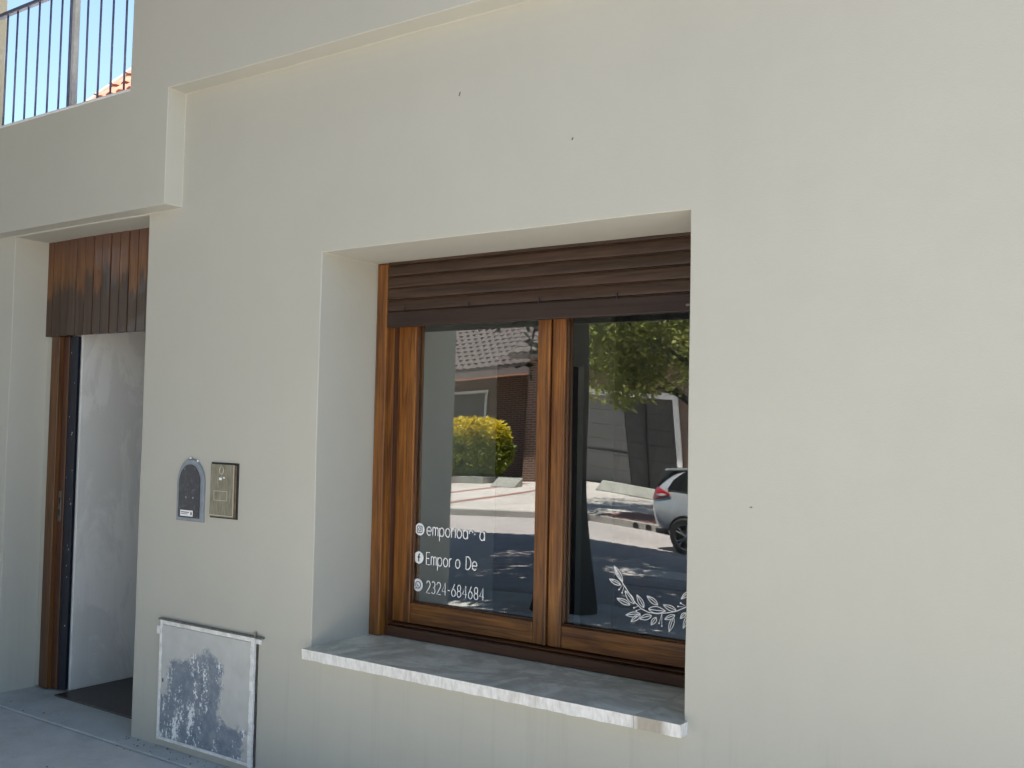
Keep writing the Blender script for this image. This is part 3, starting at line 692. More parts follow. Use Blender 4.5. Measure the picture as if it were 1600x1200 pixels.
sq = MB(); q0, q1, e0, e1 = -3.727, -3.637, 1.153, 1.196
for a, b in (((q0, e0), (q1, e0+.002)), ((q0, e1-.002), (q1, e1)), ((q0, e0+.002), (q0+.002, e1-.002)), ((q1-.002, e0+.002), (q1, e1-.002))): sq.box((a[0], -.0162, a[1]), (b[0], -.0156, b[1]))
put(sq, 'engraved_square', M['brassdk'], bp, O2, 0)
put(MB().box((-3.7535, -.0165, 1.086), (-3.5945, -.0156, 1.089)).box((-3.598, -.0165, 1.089), (-3.5945, -.0156, 1.312)), 'edge_line', M['brassdk'], bp, O2, 0)
# meter cabinet
mc = empty('meter_cabinet', (-3.75, 0, .03), label='low metal meter door with beige paint flaking off blue-grey metal', cat='meter door')
O3 = (-3.75, 0, .03)
x0, x1, z0, z1 = -4.083, -3.425, .036, .586
put(MB().box((x0, -.004, z0), (x1, .006, z1)), 'recess_plate', M['gap_dark'], mc, O3, 0)
put(MB().box((x0, -.014, z0), (x0+.018, -.0045, z1)), 'frame_side', M['meterframe'], mc, O3, .003)
rs = MB(); nn = 12
for i in range(nn):
    a = z0+(z1-z0)*i/nn; b = z0+(z1-z0)*(i+1)/nn; j = random.uniform(-.002, .002)
    rs.box((x1-.024+j, -.018-random.uniform(0, .003), a), (x1-.002+j*.5, -.0045, b-.0005))
put(rs, 'frame_side', M['meterframe'], mc, O3, .002)
put(MB().box((x0+.019, -.013, z0), (x1-.025, -.0045, z0+.015)), 'frame_bottom', M['meterframe'], mc, O3, .003)
put(MB().box((x0+.019, -.0145, z1-.024), (x1-.025, -.0045, z1-.004)), 'frame_top', M['meterframe'], mc, O3, .003)
put(MB().box((x0-.004, -.022, z1-.003), (x1+.045, -.001, z1+.004)), 'top_lip', M['steel'], mc, O3, .002)
put(MB().box((x1+.003, -.016, z1-.028), (x1+.034, -.001, z1-.004)), 'hinge_ear', M['meterframe'], mc, O3, .006)
put(MB().box((x0-.03, -.010, z1-.075), (x0-.002, .001, z1-.035)), 'plaster_ear', M['meterframe'], mc, O3, .006)
put(MB().box((x1-.001, -.006, z0), (x1+.008, .002, z1-.03)), 'gap', M['gap_dark'], mc, O3, 0)
put(MB().tube([(x1-.004, -.012, z1+.002), (x1-.004, -.012, z1+.022)], .006, 8), 'hinge_pin', M['steel'], mc, O3, 0)
dr = MB().box((0, -.0125, 0), (.611, -.005, .5085)).build('door', M['meter'], mc, .002); dr.location = (x0+.021-O3[0], 0, z0+.016-O3[2])
put(MB().prism_y(arch(x0+.031, x0+.039, .300, .318, 8), -.0136, -.0126), 'keyhole', M['black'], mc, O3, 0)

# ================================================================== GROUND
def sheet(name, x0, x1, y0, z0, y1, z1, mat, sub=1):
    mb = MB(); n = sub
    vs = [(x0+(x1-x0)*i/n, y0+(y1-y0)*j/n, z0+(z1-z0)*j/n) for j in range(n+1) for i in range(n+1)]
    mb.add(vs, [(j*(n+1)+i, j*(n+1)+i+1, (j+1)*(n+1)+i+1, (j+1)*(n+1)+i) for j in range(n) for i in range(n)])
    return struct(mb.build(name, mat))
g = sheet('ground', -400, 400, -400, -.75, 400, -.75, M['soil'])
NK = -4.4
box('near_sidewalk', (-40, NK+.16, -.4), (40, -.115, 0), M['walk'], bevel=.004)['kind'] = 'structure'
sw = bpy.data.objects['near_sidewalk']
for v in sw.data.vertices:
    if v.co.y < -1 and v.co.z > -.1: v.co.z = -.09
struct(box('door_apron', (-40, -.107, -.3), (40, .30, .004), M['apron'], bevel=.006))
box('near_kerb', (-40, NK, -.5), (40, NK+.152, -.088), M['kerb'], bevel=.012)['kind'] = 'structure'
FK = -14.75
sheet('road', -120, 120, FK, -.50, NK, -.26, M['road'])
box('far_kerb', (-60, FK-.18, -.7), (60, FK, -.36), M['kerb'], bevel=.012)['kind'] = 'structure'
sheet('far_sidewalk', -60, 60, -22.6, -.20, FK-.18, -.365, M['farwalk'])
def onwalk(y): return -.365+(-.20+.365)*((FK-.18)-y)/((FK-.18)+22.6)
for (xa, xb, ya, yb, nm) in ((-15.9, -15.6, -22, FK-.2, 'red_band'), (-17.75, -17.5, -22, FK-.2, 'red_band'), (-20.0, -19.7, -22, FK-.2, 'red_band'), (-11.2, -4.0, -16.6, FK-.2, 'red_paving')):
    mb = MB().add([(xa, ya, onwalk(ya)+.004), (xb, ya, onwalk(ya)+.004), (xb, yb, onwalk(yb)+.004), (xa, yb, onwalk(yb)+.004)], [(0, 1, 2, 3)]); struct(mb.build(nm, M['redtile']))
# two round drain mouths in the far kerb
for x in (-10.2, -9.9):
    mb = MB().lathe_y([(.0001, .004), (.055, .004), (.065, .012), (.07, -.01)], (x, FK, -.44), 16); struct(mb.build('kerb_drain', M['black']))
# grit at the wall foot
gr = MB()
for i in range(110):
    x = random.uniform(-6.5, 1.0) if i > 60 else random.uniform(-4.3, -3.2); y = -.012-abs(random.gauss(0, .045)) if i % 3 else random.uniform(-1.2, -.1)
    s_ = random.uniform(.002, .007); zb = .004 if y > -.107 else y*.02
    c = Vector((x, y, zb+s_*.4)); gr.add([c+Vector((s_*random.uniform(.5, 1), 0, 0)), c+Vector((0, s_, 0)), c+Vector((-s_*random.uniform(.5, 1), 0, 0)), c+Vector((0, -s_, 0)), c+Vector((0, 0, s_*.8)), c-Vector((0, 0, s_*.4))],
        [(0, 1, 4), (1, 2, 4), (2, 3, 4), (3, 0, 4), (1, 0, 5), (2, 1, 5), (3, 2, 5), (0, 3, 5)])
o = gr.build('grit', M['grit'], kind='stuff'); tag(o, 'loose dark grit along the foot of the plastered wall', 'grit')

# ================================================================== HOUSES
def tiled_slope(name, parent, e0, e1, t0, t1, mat, pitch=.30, rowh=.34):
    """rows of curved tiles on the quad e0-e1 (eave) to t0-t1 (top)"""
    e0, e1, t0, t1 = map(Vector, (e0, e1, t0, t1)); L = ((t0+t1)/2-(e0+e1)/2).length; rows = max(2, int(L/rowh)); mb = MB()
    n = (e1-e0).cross(t0-e0).normalized()
    if n.z < 0: n = -n
    W = (e1-e0).length
    for k in range(rows):
        a, b = k/rows, min(1, (k+1)/rows+.03)
        la, ra, lb_, rb = e0.lerp(t0, a), e1.lerp(t1, a), e0.lerp(t0, b), e1.lerp(t1, b)
        cols = max(2, int((ra-la).length/pitch))*4; vs = []
        for i in range(cols+1):
            t = i/cols; h = .045*abs(math.sin(PI*i/4))+.035; vs.append(la.lerp(ra, t)+n*h)
        for i in range(cols+1):
            t = i/cols; h = .045*abs(math.sin(PI*i/4)); vs.append(lb_.lerp(rb, t)+n*h)
        for i in range(cols+1): vs.append(la.lerp(ra, i/cols))
        c1 = cols+1
        mb.add(vs, [(i, i+1, c1+i+1, c1+i) for i in range(cols)]+[(2*c1+i, 2*c1+i+1, i+1, i) for i in range(cols)])
    return mb.build(name, mat, parent, kind='stuff')
# left brick house across the street
HY = -25.7
hA = empty('brick_house', (-26, HY, -.2), label='dark brick house with brown tiled hip roof across the street behind the golden hedge', cat='house')
OA = (-26, HY, -.2)
ex0, ex1, ey, ez = -36.0, -18.3, -23.85, 3.52
put(MB().box((-35.3, HY-9, -.6), (-18.9, HY, 3.40)), 'wall', M['brick'], hA, OA, 0)
put(MB().box((ex0, ey-.03, 3.22), (ex1, ey, ez)), 'fascia', M['soffit'], hA, OA, 0)
put(MB().box((ex0, ey-.05, 3.16), (ex1+.01, ey+.03, 3.217)), 'terracotta_trim', M['terracotta'], hA, OA, .004)
put(MB().box((ex0, HY+.001, 3.405), (ex1, ey-.031, 3.44)), 'soffit', M['soffit'], hA, OA, 0)
dp = 5.2; rzh = ez+dp*.58
def shift(o, O): 
    for v in o.data.vertices: v.co -= Vector(O)
    return o
shift(tiled_slope('roof_front', hA, (ex0, ey, ez), (ex1, ey, ez), (ex0+dp, ey-dp, rzh), (ex1-dp, ey-dp, rzh), M['rooftile']), OA)
shift(tiled_slope('roof_side', hA, (ex1, ey, ez), (ex1, ey-2*dp, ez), (ex1-dp, ey-dp, rzh), (ex1-dp, ey-dp-.3, rzh), M['rooftile']), OA)
put(MB().tube([(ex1, ey, ez+.05), (ex1-dp, ey-dp, rzh+.06)], .09, 8), 'hip_cap', M['rooftile'], hA, OA, 0)
wa = empty('window', (0, 0, 0), hA)
wx0, wx1, wz0, wz1 = -24.0, -21.95, 1.0, 2.86
for a, b in (((wx0, wz1-.11), (wx1, wz1)), ((wx0, wz0), (wx0+.11, wz1-.11)), ((wx1-.11, wz0), (wx1, wz1-.11)), ((wx0, wz0-.11), (wx1, wz0))): put(MB().box((a[0], HY+.002, a[1]), (b[0], HY+.07, b[1])), 'frame', M['white'], wa, OA, .004)
k = 0; z = wz0
while z < wz1-.15:
    put(MB().box((wx0+.111, HY+.003, z), (wx1-.111, HY+.045, z+.055)), 'slat', M['shutslat'], wa, OA, .004); z += .08
put(MB().box((-20.3, HY+.002, 1.75), (-20.05, HY+.03, 1.92)), 'meter_plate', M['gate_pale'], hA, OA, .004)
# right brick house with garage
GYH = -22.6
hB = empty('garage_house', (-12, GYH, -.2), label='brick house with white framed grey garage door behind the parked silver car', cat='house')
OB = (-12, GYH, -.2)
gx0, gx1, gz1 = -16.4, -12.95, 2.50
wb = MB(); wb.box((-18.2, GYH-8, -.6), (gx0, GYH, 3.6)); wb.box((gx1, GYH-8, -.6), (2.5, GYH, 3.6)); wb.box((gx0, GYH-8, gz1), (gx1, GYH, 3.6))
put(wb, 'wall', M['brick'], hB, OB, 0)
put(MB().box((gx0-.02, GYH-.3, gz1-.02), (gx1+.16, GYH+.06, gz1+.15)), 'lintel', M['white'], hB, OB, .005)
put(MB().box((gx1+.0, GYH-.3, -.2), (gx1+.15, GYH+.06, gz1-.021)), 'door_post', M['white'], hB, OB, .005)
for i in range(6):
    z0_ = -.18+i*.444; put(MB().box((gx0+.001, GYH-.28, z0_), (gx0+1.75, GYH-.24, z0_+.436)), 'panel', M['gate_pale'], hB, OB, .006)  # left panels paled to paint the interior veil over the glass
    put(MB().box((gx0+1.77, GYH-.29, z0_), (gx1-.001, GYH-.25, z0_+.436)), 'panel', M['gate'], hB, OB, .006)
put(MB().box((gx0+.05, GYH-.238, .78), (gx0+1.75, GYH-.21, .83)), 'gate_bar', M['darktrim'], hB, OB, .004)
put(MB().box((gx0+2.3, GYH-.249, -.1), (gx0+2.42, GYH-.2, 2.3), rot=Matrix.Rotation(.06, 3, 'Y')), 'leaning_board', M['darktrim'], hB, OB, .004)
bz = 3.62
put(MB().box((-18.5, GYH-8, 3.605), (2.8, GYH+.7, 3.70)), 'eave', M['soffit'], hB, OB, 0)
shift(tiled_slope('roof_front', hB, (-18.5, GYH+.75, 3.72), (2.8, GYH+.75, 3.72), (-18.5, GYH-4, 6.2), (2.8, GYH-4, 6.2), M['rooftile'], .36, .4), OB)
w2 = empty('window', (0, 0, 0), hB)
for a, b in (((-8.6, 2.4), (-6.6, 2.5)), ((-8.6, .9), (-8.5, 2.4)), ((-6.7, .9), (-6.6, 2.4)), ((-8.6, .8), (-6.6, .9))): put(MB().box((a[0], GYH+.002, a[1]), (b[0], GYH+.06, b[1])), 'frame', M['white'], w2, OB, .004)
z = .9
while z < 2.38: put(MB().box((-8.499, GYH+.003, z), (-6.701, GYH+.04, z+.072)), 'slat', M['shutslat'], w2, OB, 0); z += .08
# low concrete plinths in front of the houses
pl = MB().box((-30, -21.4, -.5), (-18.75, -21.25, -.02)).box((-30, -22.8, -.5), (-18.75, -22.65, -.02)).box((-18.9, -22.65, -.5), (-18.75, -21.4, -.02))
tag(pl.build('planter', M['planterc'], bevel=.01), 'low concrete planter kerb under the golden hedge', 'planter')
tag(MB().box((-30, -22.64, -.5), (-18.91, -21.41, -.06)).build('planter_soil', M['soil'], bpy.data.objects['planter']), 'dark soil in planter', 'soil')
del bpy.data.objects['planter_soil']['category'], bpy.data.objects['planter_soil']['label']
for (xa, xb, ya) in ((-17.9, -17.0, -20.9), (-14.3, -12.55, -20.6)):
    pr = MB().prism_x([(ya, -.5), (ya+.42, -.5), (ya+.42, -.22), (ya, .03)], xa, xb)
    tag(pr.build('ramp_cheek', M['planterc'], bevel=.01), 'sloped concrete block beside the driveway, %s' % ('nearer the golden hedge' if xa < -16 else 'behind the parked silver car'), 'concrete block', 'sloped blocks by the driveway')

# neighbour behind the balcony with a red roof
hC = empty('red_roof_house', (-9, 6, 0), label='neighbour house whose red tiled roof shows behind the balcony railing', cat='house')
OC = (-9, 6, 0)
put(MB().box((-12.3, 4.9, -.5), (-5.7, 11.0, 5.3)), 'wall', M['stuccoB'], hC, OC, 0)
cx0, cx1, cy, cz = -12.35, -5.4, 4.55, 5.52; dq = 2.6; tz = cz+dq*.98
shift(tiled_slope('roof_front', hC, (cx0, cy, cz), (cx1, cy, cz), (cx0, cy+dq, tz), (cx1, cy+dq, tz), M['redroof'], .22, .3), OC)
shift(tiled_slope('roof_back', hC, (cx1, cy+2*dq, cz), (cx0, cy+2*dq, cz), (cx1, cy+dq, tz), (cx0, cy+dq, tz), M['redroof'], .22, .3), OC)
put(MB().prism_x([(cy+.3, cz+.05), (cy+2*dq-.3, cz+.05), (cy+dq, tz-.12)], cx0+.25, cx0+.42), 'gable', M['stuccoB'], hC, OC, 0)
hp = MB()
for i in range(12):
    a = Vector((cx0, cy, cz+.06)).lerp(Vector((cx0, cy+dq, tz+.06)), i/12); b = Vector((cx0, cy, cz+.06)).lerp(Vector((cx0, cy+dq, tz+.06)), (i+1.1)/12)
    hp.tube([a, b], [.06, .045], 8)
put(hp, 'verge_cap', M['cap'], hC, OC, 0)
put(MB().box((cx0, cy-.02, cz-.2), (cx1, cy+.02, cz+.0)), 'fascia', M['stuccoB'], hC, OC, 0)

# ================================================================== TREES
def leaf_cloud(pts, size, rng, aspect=.5, up=.5):
    mb = MB()
    for p in pts:
        d = Vector((rng.gauss(0, 1), rng.gauss(0, 1), rng.gauss(0, .6))).normalized(); nn = Vector((rng.gauss(0, 1), rng.gauss(0, 1), rng.gauss(up, 1))).normalized()
        s_ = size*rng.uniform(.65, 1.25); sd_ = d.cross(nn)
        if sd_.length < .1: continue
        sd_ = sd_.normalized()*s_*aspect*.5; p = Vector(p)
        mb.add([p, p+d*s_*.45+sd_, p+d*s_, p+d*s_*.45-sd_], [(0, 1, 2, 3)])
    return mb
def make_tree(label, base, height, limbs, clumps, n, lsize, lmat, seed, trunk_r, keep=None, extra=(), lean=(0, 0), group=None, gap=-.12):
    rng = random.Random(seed); B = Vector(base)
    t = empty('street_tree', base, label=label, cat='tree', group=group)
    tr = MB(); top = Vector((lean[0], lean[1], height))
    hz_ = [-.12, .10, .34, .8, 1.3, 1.8, height*.7, height*.85, height]
    pts = [Vector((lean[0]*(q/height)+.02*math.sin(i*1.3), lean[1]*(q/height)+.02*math.cos(i*1.7), q)) for i, q in enumerate(hz_)]
    rr = [trunk_r*q for q in (1.6, 1.3, 1.1, 1.0, .97, .95, .93, .92, .95)]
    tr.tube(pts, rr, 14)
    for (dx, dy, dz) in limbs:
        e = Vector((dx, dy, dz)); s0 = pts[6]; mid = s0.lerp(e, .5)+Vector((0, 0, .5 if dz > height else -.1)); tr.tube([s0, s0.lerp(mid, .5), mid, mid.lerp(e, .5), e], [trunk_r*.5, trunk_r*.42, trunk_r*.33, trunk_r*.2, trunk_r*.08], 8)
    for e in extra: tr.tube(e[0], e[1], 6)
    o = tr.build('trunk', M['bark'], t, smooth=True)
    tx = o.modifiers.new('d', 'SUBSURF'); tx.levels = tx.render_levels = 1
    P = []
    tot = sum(c[3]**2 for c in clumps)
    for (x, y, z, rad) in clumps:
        for _ in range(int(n*rad**2/tot)):
            v = Vector((rng.gauss(0, 1), rng.gauss(0, 1), rng.gauss(0, 1))).normalized()*rad*(rng.random()**.45)
            p = Vector((x, y, z))+Vector((v.x, v.y, v.z*.75))
            nz_ = noise.noise(p*1.1+Vector((seed, 0, 0)))
            if nz_ < gap+.1*rng.random(): continue
            if keep and not keep(p+B): continue
            P.append(p)
    if extra: leaf_cloud([q for e in extra for q in e[2]], .095, rng).build('drooping_sprig', lmat, t)
    c = leaf_cloud(P, lsize, rng).build('crown', lmat, t)
    return t
# near row: trunk mirrored between the two panes
def keepN(p): return p.y < (-.7 if p.x < -3.2 else -1.55) and p.x < -.9 and p.y > -11.15+.242*(p.z+.45) and (p.z > 3.9 or p.y < -5.0 and p.z > 3.3)  # crown clipped to set where its shade and sun patches fall
rngx = random.Random(3)
def sprig(a, b, n, sp=.09):
    a, b = Vector(a), Vector(b); pts = [a, a.lerp(b, .4)+Vector((0, 0, .25)), a.lerp(b, .75)+Vector((0, 0, .1)), b]
    lv = [a.lerp(b, rngx.uniform(.55, 1.05))+Vector((rngx.gauss(0, sp), rngx.gauss(0, sp), rngx.gauss(.05, sp))) for _ in range(n)]
    return (pts, [.03, .02, .012, .006], lv)
nl = [(-2.2, -1.2, 5.6), (1.9, -1.8, 5.8), (.5, 1.2, 5.5), (-1, -3.4, 5.4), (1.2, -4.2, 5.4), (-3.6, .4, 5.2), (0, 0, 7.4), (-3, -4.5, 5.4)]
rc = random.Random(11); nc = []
while len(nc) < 40:
    x, y, z = rc.uniform(-5.4, 3.0), rc.uniform(-6.6, 2.2), rc.uniform(4.6, 8.6)
    if ((x+1.2)/4.6)**2+((y+2.2)/4.8)**2 > 1: continue
    nc.append((x, y, z-.25*abs(y+2.2)*.4, rc.uniform(1.3, 2.0)))
nc += [(.8, 1.2, 5.6, 1.4), (2.2, 1.1, 5.7, 1.4), (3.2, .9, 5.8, 1.3), (-.8, 1.6, 5.6, 1.5), (-2.4, 1.7, 5.7, 1.6), (-3.8, 1.5, 5.8, 1.6), (-2.0, 1.6, 7.6, 1.8), (.2, 1.4, 7.4, 1.7), (-4.6, .8, 7.2, 1.8)]  # extra unseen clumps added to shade the pavement and upper wall
NB = Vector((-4.76, -3.62, -.09))
ex = [sprig(Vector((-.2, 0, 2.9)), Vector((-5.50, -4.1, 2.10))-NB, 34, .06), sprig(Vector((-1, -1, 4.6)), Vector((-6.35, -4.6, 2.62))-NB, 70, .12), sprig(Vector((-.6, -1.5, 4.5)), Vector((-5.9, -5.0, 2.72))-NB, 60, .12)]
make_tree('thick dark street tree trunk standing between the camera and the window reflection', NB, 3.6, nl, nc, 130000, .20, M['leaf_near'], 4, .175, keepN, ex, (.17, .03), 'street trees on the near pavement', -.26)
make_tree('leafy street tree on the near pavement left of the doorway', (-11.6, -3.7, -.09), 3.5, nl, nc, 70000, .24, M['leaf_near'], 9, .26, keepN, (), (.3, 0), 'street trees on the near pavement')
# far tree over the parked car
fl = [(-2.6, .6, 2.9), (-1.5, 1.2, 3.8), (.6, 1.3, 4.1), (1.9, -.3, 4.3), (-.6, -1.6, 4.2), (-3.8, -.5, 3.6), (0, 0, 5.8)]
fc = [(-2.6, .6, 3.6, 1.2), (-1.6, .8, 3.1, .85), (-3.5, .2, 4.0, 1.1), (-1.2, .9, 4.8, 1.6), (.9, .9, 4.7, 1.7), (1.9, -.3, 5.0, 1.6), (-.6, -1.6, 5, 1.7), (-3.2, -.9, 5.2, 1.7), (-3.4, .5, 2.95, .85), (-2.2, 1.0, 2.75, .7),  (-3.5, 1.1, 3.9, 1.0), (-2.9, 1.4, 4.0, 1.1), (-1.9, .9, 3.9, 1.3), (-1.0, .9, 3.5, 1.1), (-2.6, .9, 4.4, 1.2), (-.4, 1.0, 4.1, 1.2), (0, 0, 6.2, 2.0)]
make_tree('leafy yellow-green street tree leaning over the parked silver car across the street', (-8.1, -16.2, -.36), 2.4, fl, fc, 52000, .15, M['leaf_far'], 21, .17, None, (), (-.55, .1))
make_tree('distant leafy tree far along the opposite pavement', (6.5, -16.2, -.36), 2.6, fl, fc, 16000, .16, M['leaf_far'], 25, .17)
# golden hedge
rng = random.Random(5); hp_ = []
hx, hy, hz = -19.75, -21.95, -.06
for i in range(17000):
    a = rng.uniform(0, 2*PI); q = rng.uniform(-1, 1); e = .62
    def sg(v, e): return math.copysign(abs(v)**e, v)
    ph = math.asin(q); s_ = 1-.22*rng.random()**2
    x = 1.42*sg(math.cos(ph), e)*sg(math.cos(a), e*1.4)*s_; y = .75*sg(math.cos(ph), e)*sg(math.sin(a), e*1.4)*s_; z = .92+.92*sg(math.sin(ph), e*1.25)*s_
    p = Vector((x, y, z)); p += noise.noise_vector(p*2.6)*.10
    if p.z < .02: continue
    hp_.append(p)
hd = empty('hedge', (hx, hy, hz), label='clipped golden green hedge bush in the planter across the street', cat='hedge')
leaf_cloud(hp_, .14, rng, .55, .9).build('foliage', M['leaf_hedge'], hd)
st = MB()
for i in range(9): a = rng.uniform(0, 2*PI); st.tube([(rng.uniform(-.9, .9), rng.uniform(-.3, .3), -.02), (rng.uniform(-1., 1.), rng.uniform(-.4, .4), .9)], [.03, .012], 6)
st.build('stem', M['bark'], hd)

# ================================================================== PARKED CAR
car = empty('parked_car', (-8.02, -12.1, -.45), label='silver hatchback parked by the far kerb, mirrored in the right pane', cat='car')
ST = [(0.0, .48, .66, .92, 1.0, .58, .66, .64, .50), (.05, .34, .64, .97, 1.08, .72, .79, .75, .56), (.18, .26, .62, 1.0, 1.24, .79, .84, .80, .58), (.42, .23, .62, 1.0, 1.44, .82, .865, .835, .575),
      (.8, .22, .6, .985, 1.50, .83, .87, .845, .58), (1.6, .22, .6, .955, 1.52, .83, .87, .845, .585), (2.2, .22, .58, .935, 1.47, .83, .87, .845, .57), (2.75, .22, .58, .93, 1.14, .83, .87, .84, .67),
      (3.0, .22, .58, .90, 1.0, .82, .865, .81, .70), (3.45, .24, .56, .82, .88, .79, .84, .73, .58), (3.8, .3, .55, .70, .74, .68, .74, .60, .46), (3.92, .42, .52, .60, .63, .50, .56, .48, .36)]
vs = []; fs = []; K = 10
for (x, zb, zm, zl, zt_, wb_, wm, wl, wt) in ST:
    half = [(wb_*.6, zb-.0), (wb_, zb+.06), (wm, zm), (wl, zl), (wt, zt_-.03)]
    ring = [(x, wy, z) for wy, z in half]+[(x, -wy, z) for wy, z in half[::-1]]
    ring[4] = (x, wt, zt_-.04); ring[5] = (x, -wt, zt_-.04)
    ring.insert(5, (x, 0, zt_)); vs += ring
K = 11
for i in range(len(ST)-1):
    for j in range(K): fs.append((i*K+j, i*K+(j+1) % K, (i+1)*K+(j+1) % K, (i+1)*K+j))
fs += [tuple(range(K-1, -1, -1)), tuple((len(ST)-1)*K+j for j in range(K))]
body = MB().add(vs, fs).build('body', M['carpaint'], car, smooth=True)
sb = body.modifiers.new('s', 'SUBSURF'); sb.levels = sb.render_levels = 2
def cyl(cx, cz, rad, y0, y1):
    return MB().lathe_y([(.0001, y0), (rad, y0), (rad, y1), (.0001, y1)], (cx, 0, cz), 40).build('arch_cutter', M['darktrim'], car)
cuts = [cyl(x, .31, .355, a, b) for x in (.70, 3.12) for a, b in ((.55, 1.2), (-1.2, -.55))]
for c in cuts:
    bo = body.modifiers.new('b', 'BOOLEAN'); bo.operation = 'DIFFERENCE'; bo.object = c; bo.solver = 'EXACT'
bpy.context.view_layer.update()
dg = bpy.context.evaluated_depsgraph_get(); nm = bpy.data.meshes.new_from_object(body.evaluated_get(dg))
body.modifiers.clear(); body.data = nm
for c in cuts: bpy.data.objects.remove(c, do_unlink=True)
nm.polygons.foreach_set('use_smooth', [True]*len(nm.polygons)); nm.set_sharp_from_angle(angle=math.radians(38))
def side_y(x, z):
    i = max(k for k in range(len(ST)) if ST[k][0] <= max(x, 0)) ; i = min(i, len(ST)-2); a, b = ST[i], ST[i+1]; t = min(1, max(0, (x-a[0])/(b[0]-a[0])))
    q = [a[k]+(b[k]-a[k])*t for k in range(9)]; zz_ = [q[1]+.06, q[2], q[3], q[4]-.04]; ww = [q[5], q[6], q[7], q[8]]
    if z <= zz_[0]: return ww[0]
    for k in range(3):
        if z <= zz_[k+1]: s_ = (z-zz_[k])/(zz_[k+1]-zz_[k]); return ww[k]+(ww[k+1]-ww[k])*s_
    return ww[3]
def patch(name, poly, mat, off, par=car, thick=.02):
    for sg_ in (1, -1):
        n = len(poly); mb = MB(); cxp = sum(p[0] for p in poly)/n; czp = sum(p[1] for p in poly)/n
        # fan with an inner ring so the patch follows the body side
        ring = [(x, sg_*(side_y(x, z)+off), z) for x, z in poly]; inn = [((x+cxp)/2, sg_*(side_y((x+cxp)/2, (z+czp)/2)+off+.002), (z+czp)/2) for x, z in poly]
        bk = [(x, sg_*(side_y(x, z)+off-thick), z) for x, z in poly]
        mb.add(ring+inn+[(cxp, sg_*(side_y(cxp, czp)+off+.002), czp)]+bk, [(i, (i+1) % n, n+(i+1) % n, n+i) for i in range(n)]+[(n+i, n+(i+1) % n, 2*n) for i in range(n)]+[(2*n+1+i, 2*n+1+(i+1) % n, (i+1) % n, i) for i in range(n)])
        mb.build(name, mat, par, smooth='angle')
patch('tail_light', [(-.005, .86), (.02, 1.06), (.12, 1.08), (.30, 1.035), (.44, .985), (.33, .935), (.22, .90), (.10, .87)], M['redlens'], .006)
patch('lamp_lens', [(.13, .955), (.30, .985), (.36, .965), (.22, .925)], M['clearlens'], .012)
patch('quarter_window', [(.36, 1.06), (.44, 1.22), (.60, 1.36), (.80, 1.42), (.82, 1.06)], M['carglass'], .004)
patch('side_window', [(.88, 1.05), (.88, 1.42), (1.5, 1.44), (1.5, 1.04)], M['carglass'], .004)
patch('side_window', [(1.58, 1.04), (1.58, 1.44), (2.15, 1.39), (2.55, 1.10), (2.55, 1.03)], M['carglass'], .004)
patch('headlight', [(3.40, .66), (3.38, .78), (3.62, .76), (3.80, .66), (3.7, .60)], M['clearlens'], .01)
patch('sill_trim', [(1.05, .25), (1.05, .33), (2.75, .33), (2.75, .25)], M['darktrim'], .008)
patch('bumper_trim', [(.06, .30), (.06, .38), (.33, .40), (.36, .30)], M['darktrim'], .01)
patch('door_handle', [(1.30, .90), (1.30, .925), (1.45, .925), (1.45, .90)], M['carpaint'], .02)
MB().box((.20, -.50, 1.375), (.62, .50, 1.41), rot=Matrix.Rotation(-.12, 3, 'Y')).build('spoiler', M['carpaint'], car, .012)
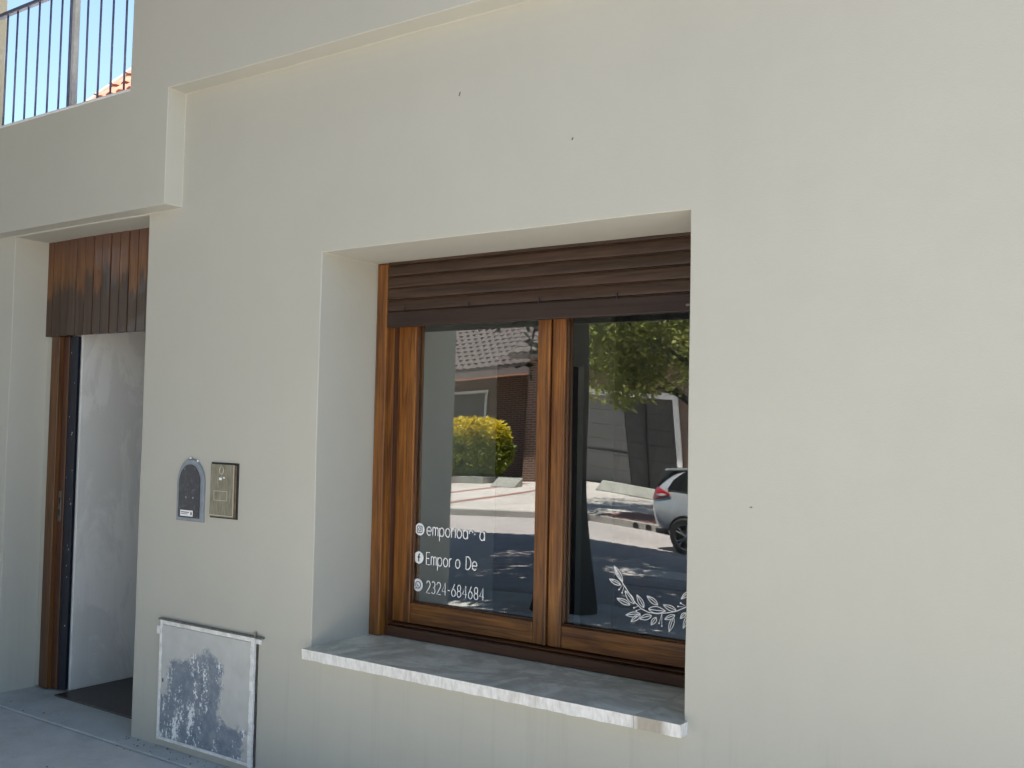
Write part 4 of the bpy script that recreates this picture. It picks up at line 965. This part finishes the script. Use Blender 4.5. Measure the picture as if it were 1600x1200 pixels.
MB().add([(.03, -.5, 1.07), (.03, .5, 1.07), (.30, .46, 1.42), (.30, -.46, 1.42), (.08, -.5, 1.05), (.08, .5, 1.05), (.35, .46, 1.40), (.35, -.46, 1.40)], [(0, 1, 2, 3), (4, 7, 6, 5), (0, 4, 5, 1), (1, 5, 6, 2), (2, 6, 7, 3), (3, 7, 4, 0)]).build('rear_window', M['carglass'], car)
MB().add([(2.82, -.6, 1.08), (2.82, .6, 1.08), (2.28, .5, 1.45), (2.28, -.5, 1.45), (2.80, -.6, 1.05), (2.80, .6, 1.05), (2.26, .5, 1.42), (2.26, -.5, 1.42)], [(0, 1, 2, 3), (4, 7, 6, 5), (0, 4, 5, 1), (1, 5, 6, 2), (2, 6, 7, 3), (3, 7, 4, 0)]).build('windscreen', M['carglass'], car)
for sg_ in (1, -1): MB().box((2.42, sg_*.90-.07, 1.0), (2.54, sg_*.90+.07, 1.12)).build('wing_mirror', M['carpaint'], car, .03)
ws = 1
for wx in (.70, 3.12):
    for sg_ in (1, -1):
        wh = empty('wheel', (wx, sg_*.79, .31), car)
        if ws:
            TY_ = MB().lathe_y([(.20, -.08), (.29, -.09), (.315, -.06), (.315, .06), (.29, .09), (.205, .085), (.20, -.08)], (0, 0, 0), 40).build('tyre', M['tyre'], wh, smooth='angle')
            rm = MB().lathe_y([(.20, .085), (.212, .088), (.205, .07), (.19, .02), (.19, -.07)], (0, 0, 0), 40); rm.lathe_y([(.0001, -.0), (.19, -.0)], (0, 0, 0), 24, 1)
            rm.lathe_y([(.0001, .078), (.035, .076), (.045, .05), (.05, .0)], (0, 0, 0), 20)
            for k in range(5):
                for da in (-.13, .13):
                    a = 2*PI*k/5+da; b = 2*PI*k/5+da*1.5
                    rm.tube([(.035*math.cos(a), .062, .035*math.sin(a)), (.12*math.cos(a), .066, .12*math.sin(a)), (.20*math.cos(b), .074, .20*math.sin(b))], [.014, .013, .015], 6)
            RM_ = rm.build('rim', [M['alloy'], M['darktrim']], wh, smooth='angle'); ws = 0
        else:
            for src in (TY_, RM_):
                c = src.copy(); COL.objects.link(c); c.parent = wh
        if sg_ < 0: wh.rotation_euler = (0, 0, PI)
MB().box((.35, -.60, .18), (3.6, .60, .45)).build('underbody', M['darktrim'], car)
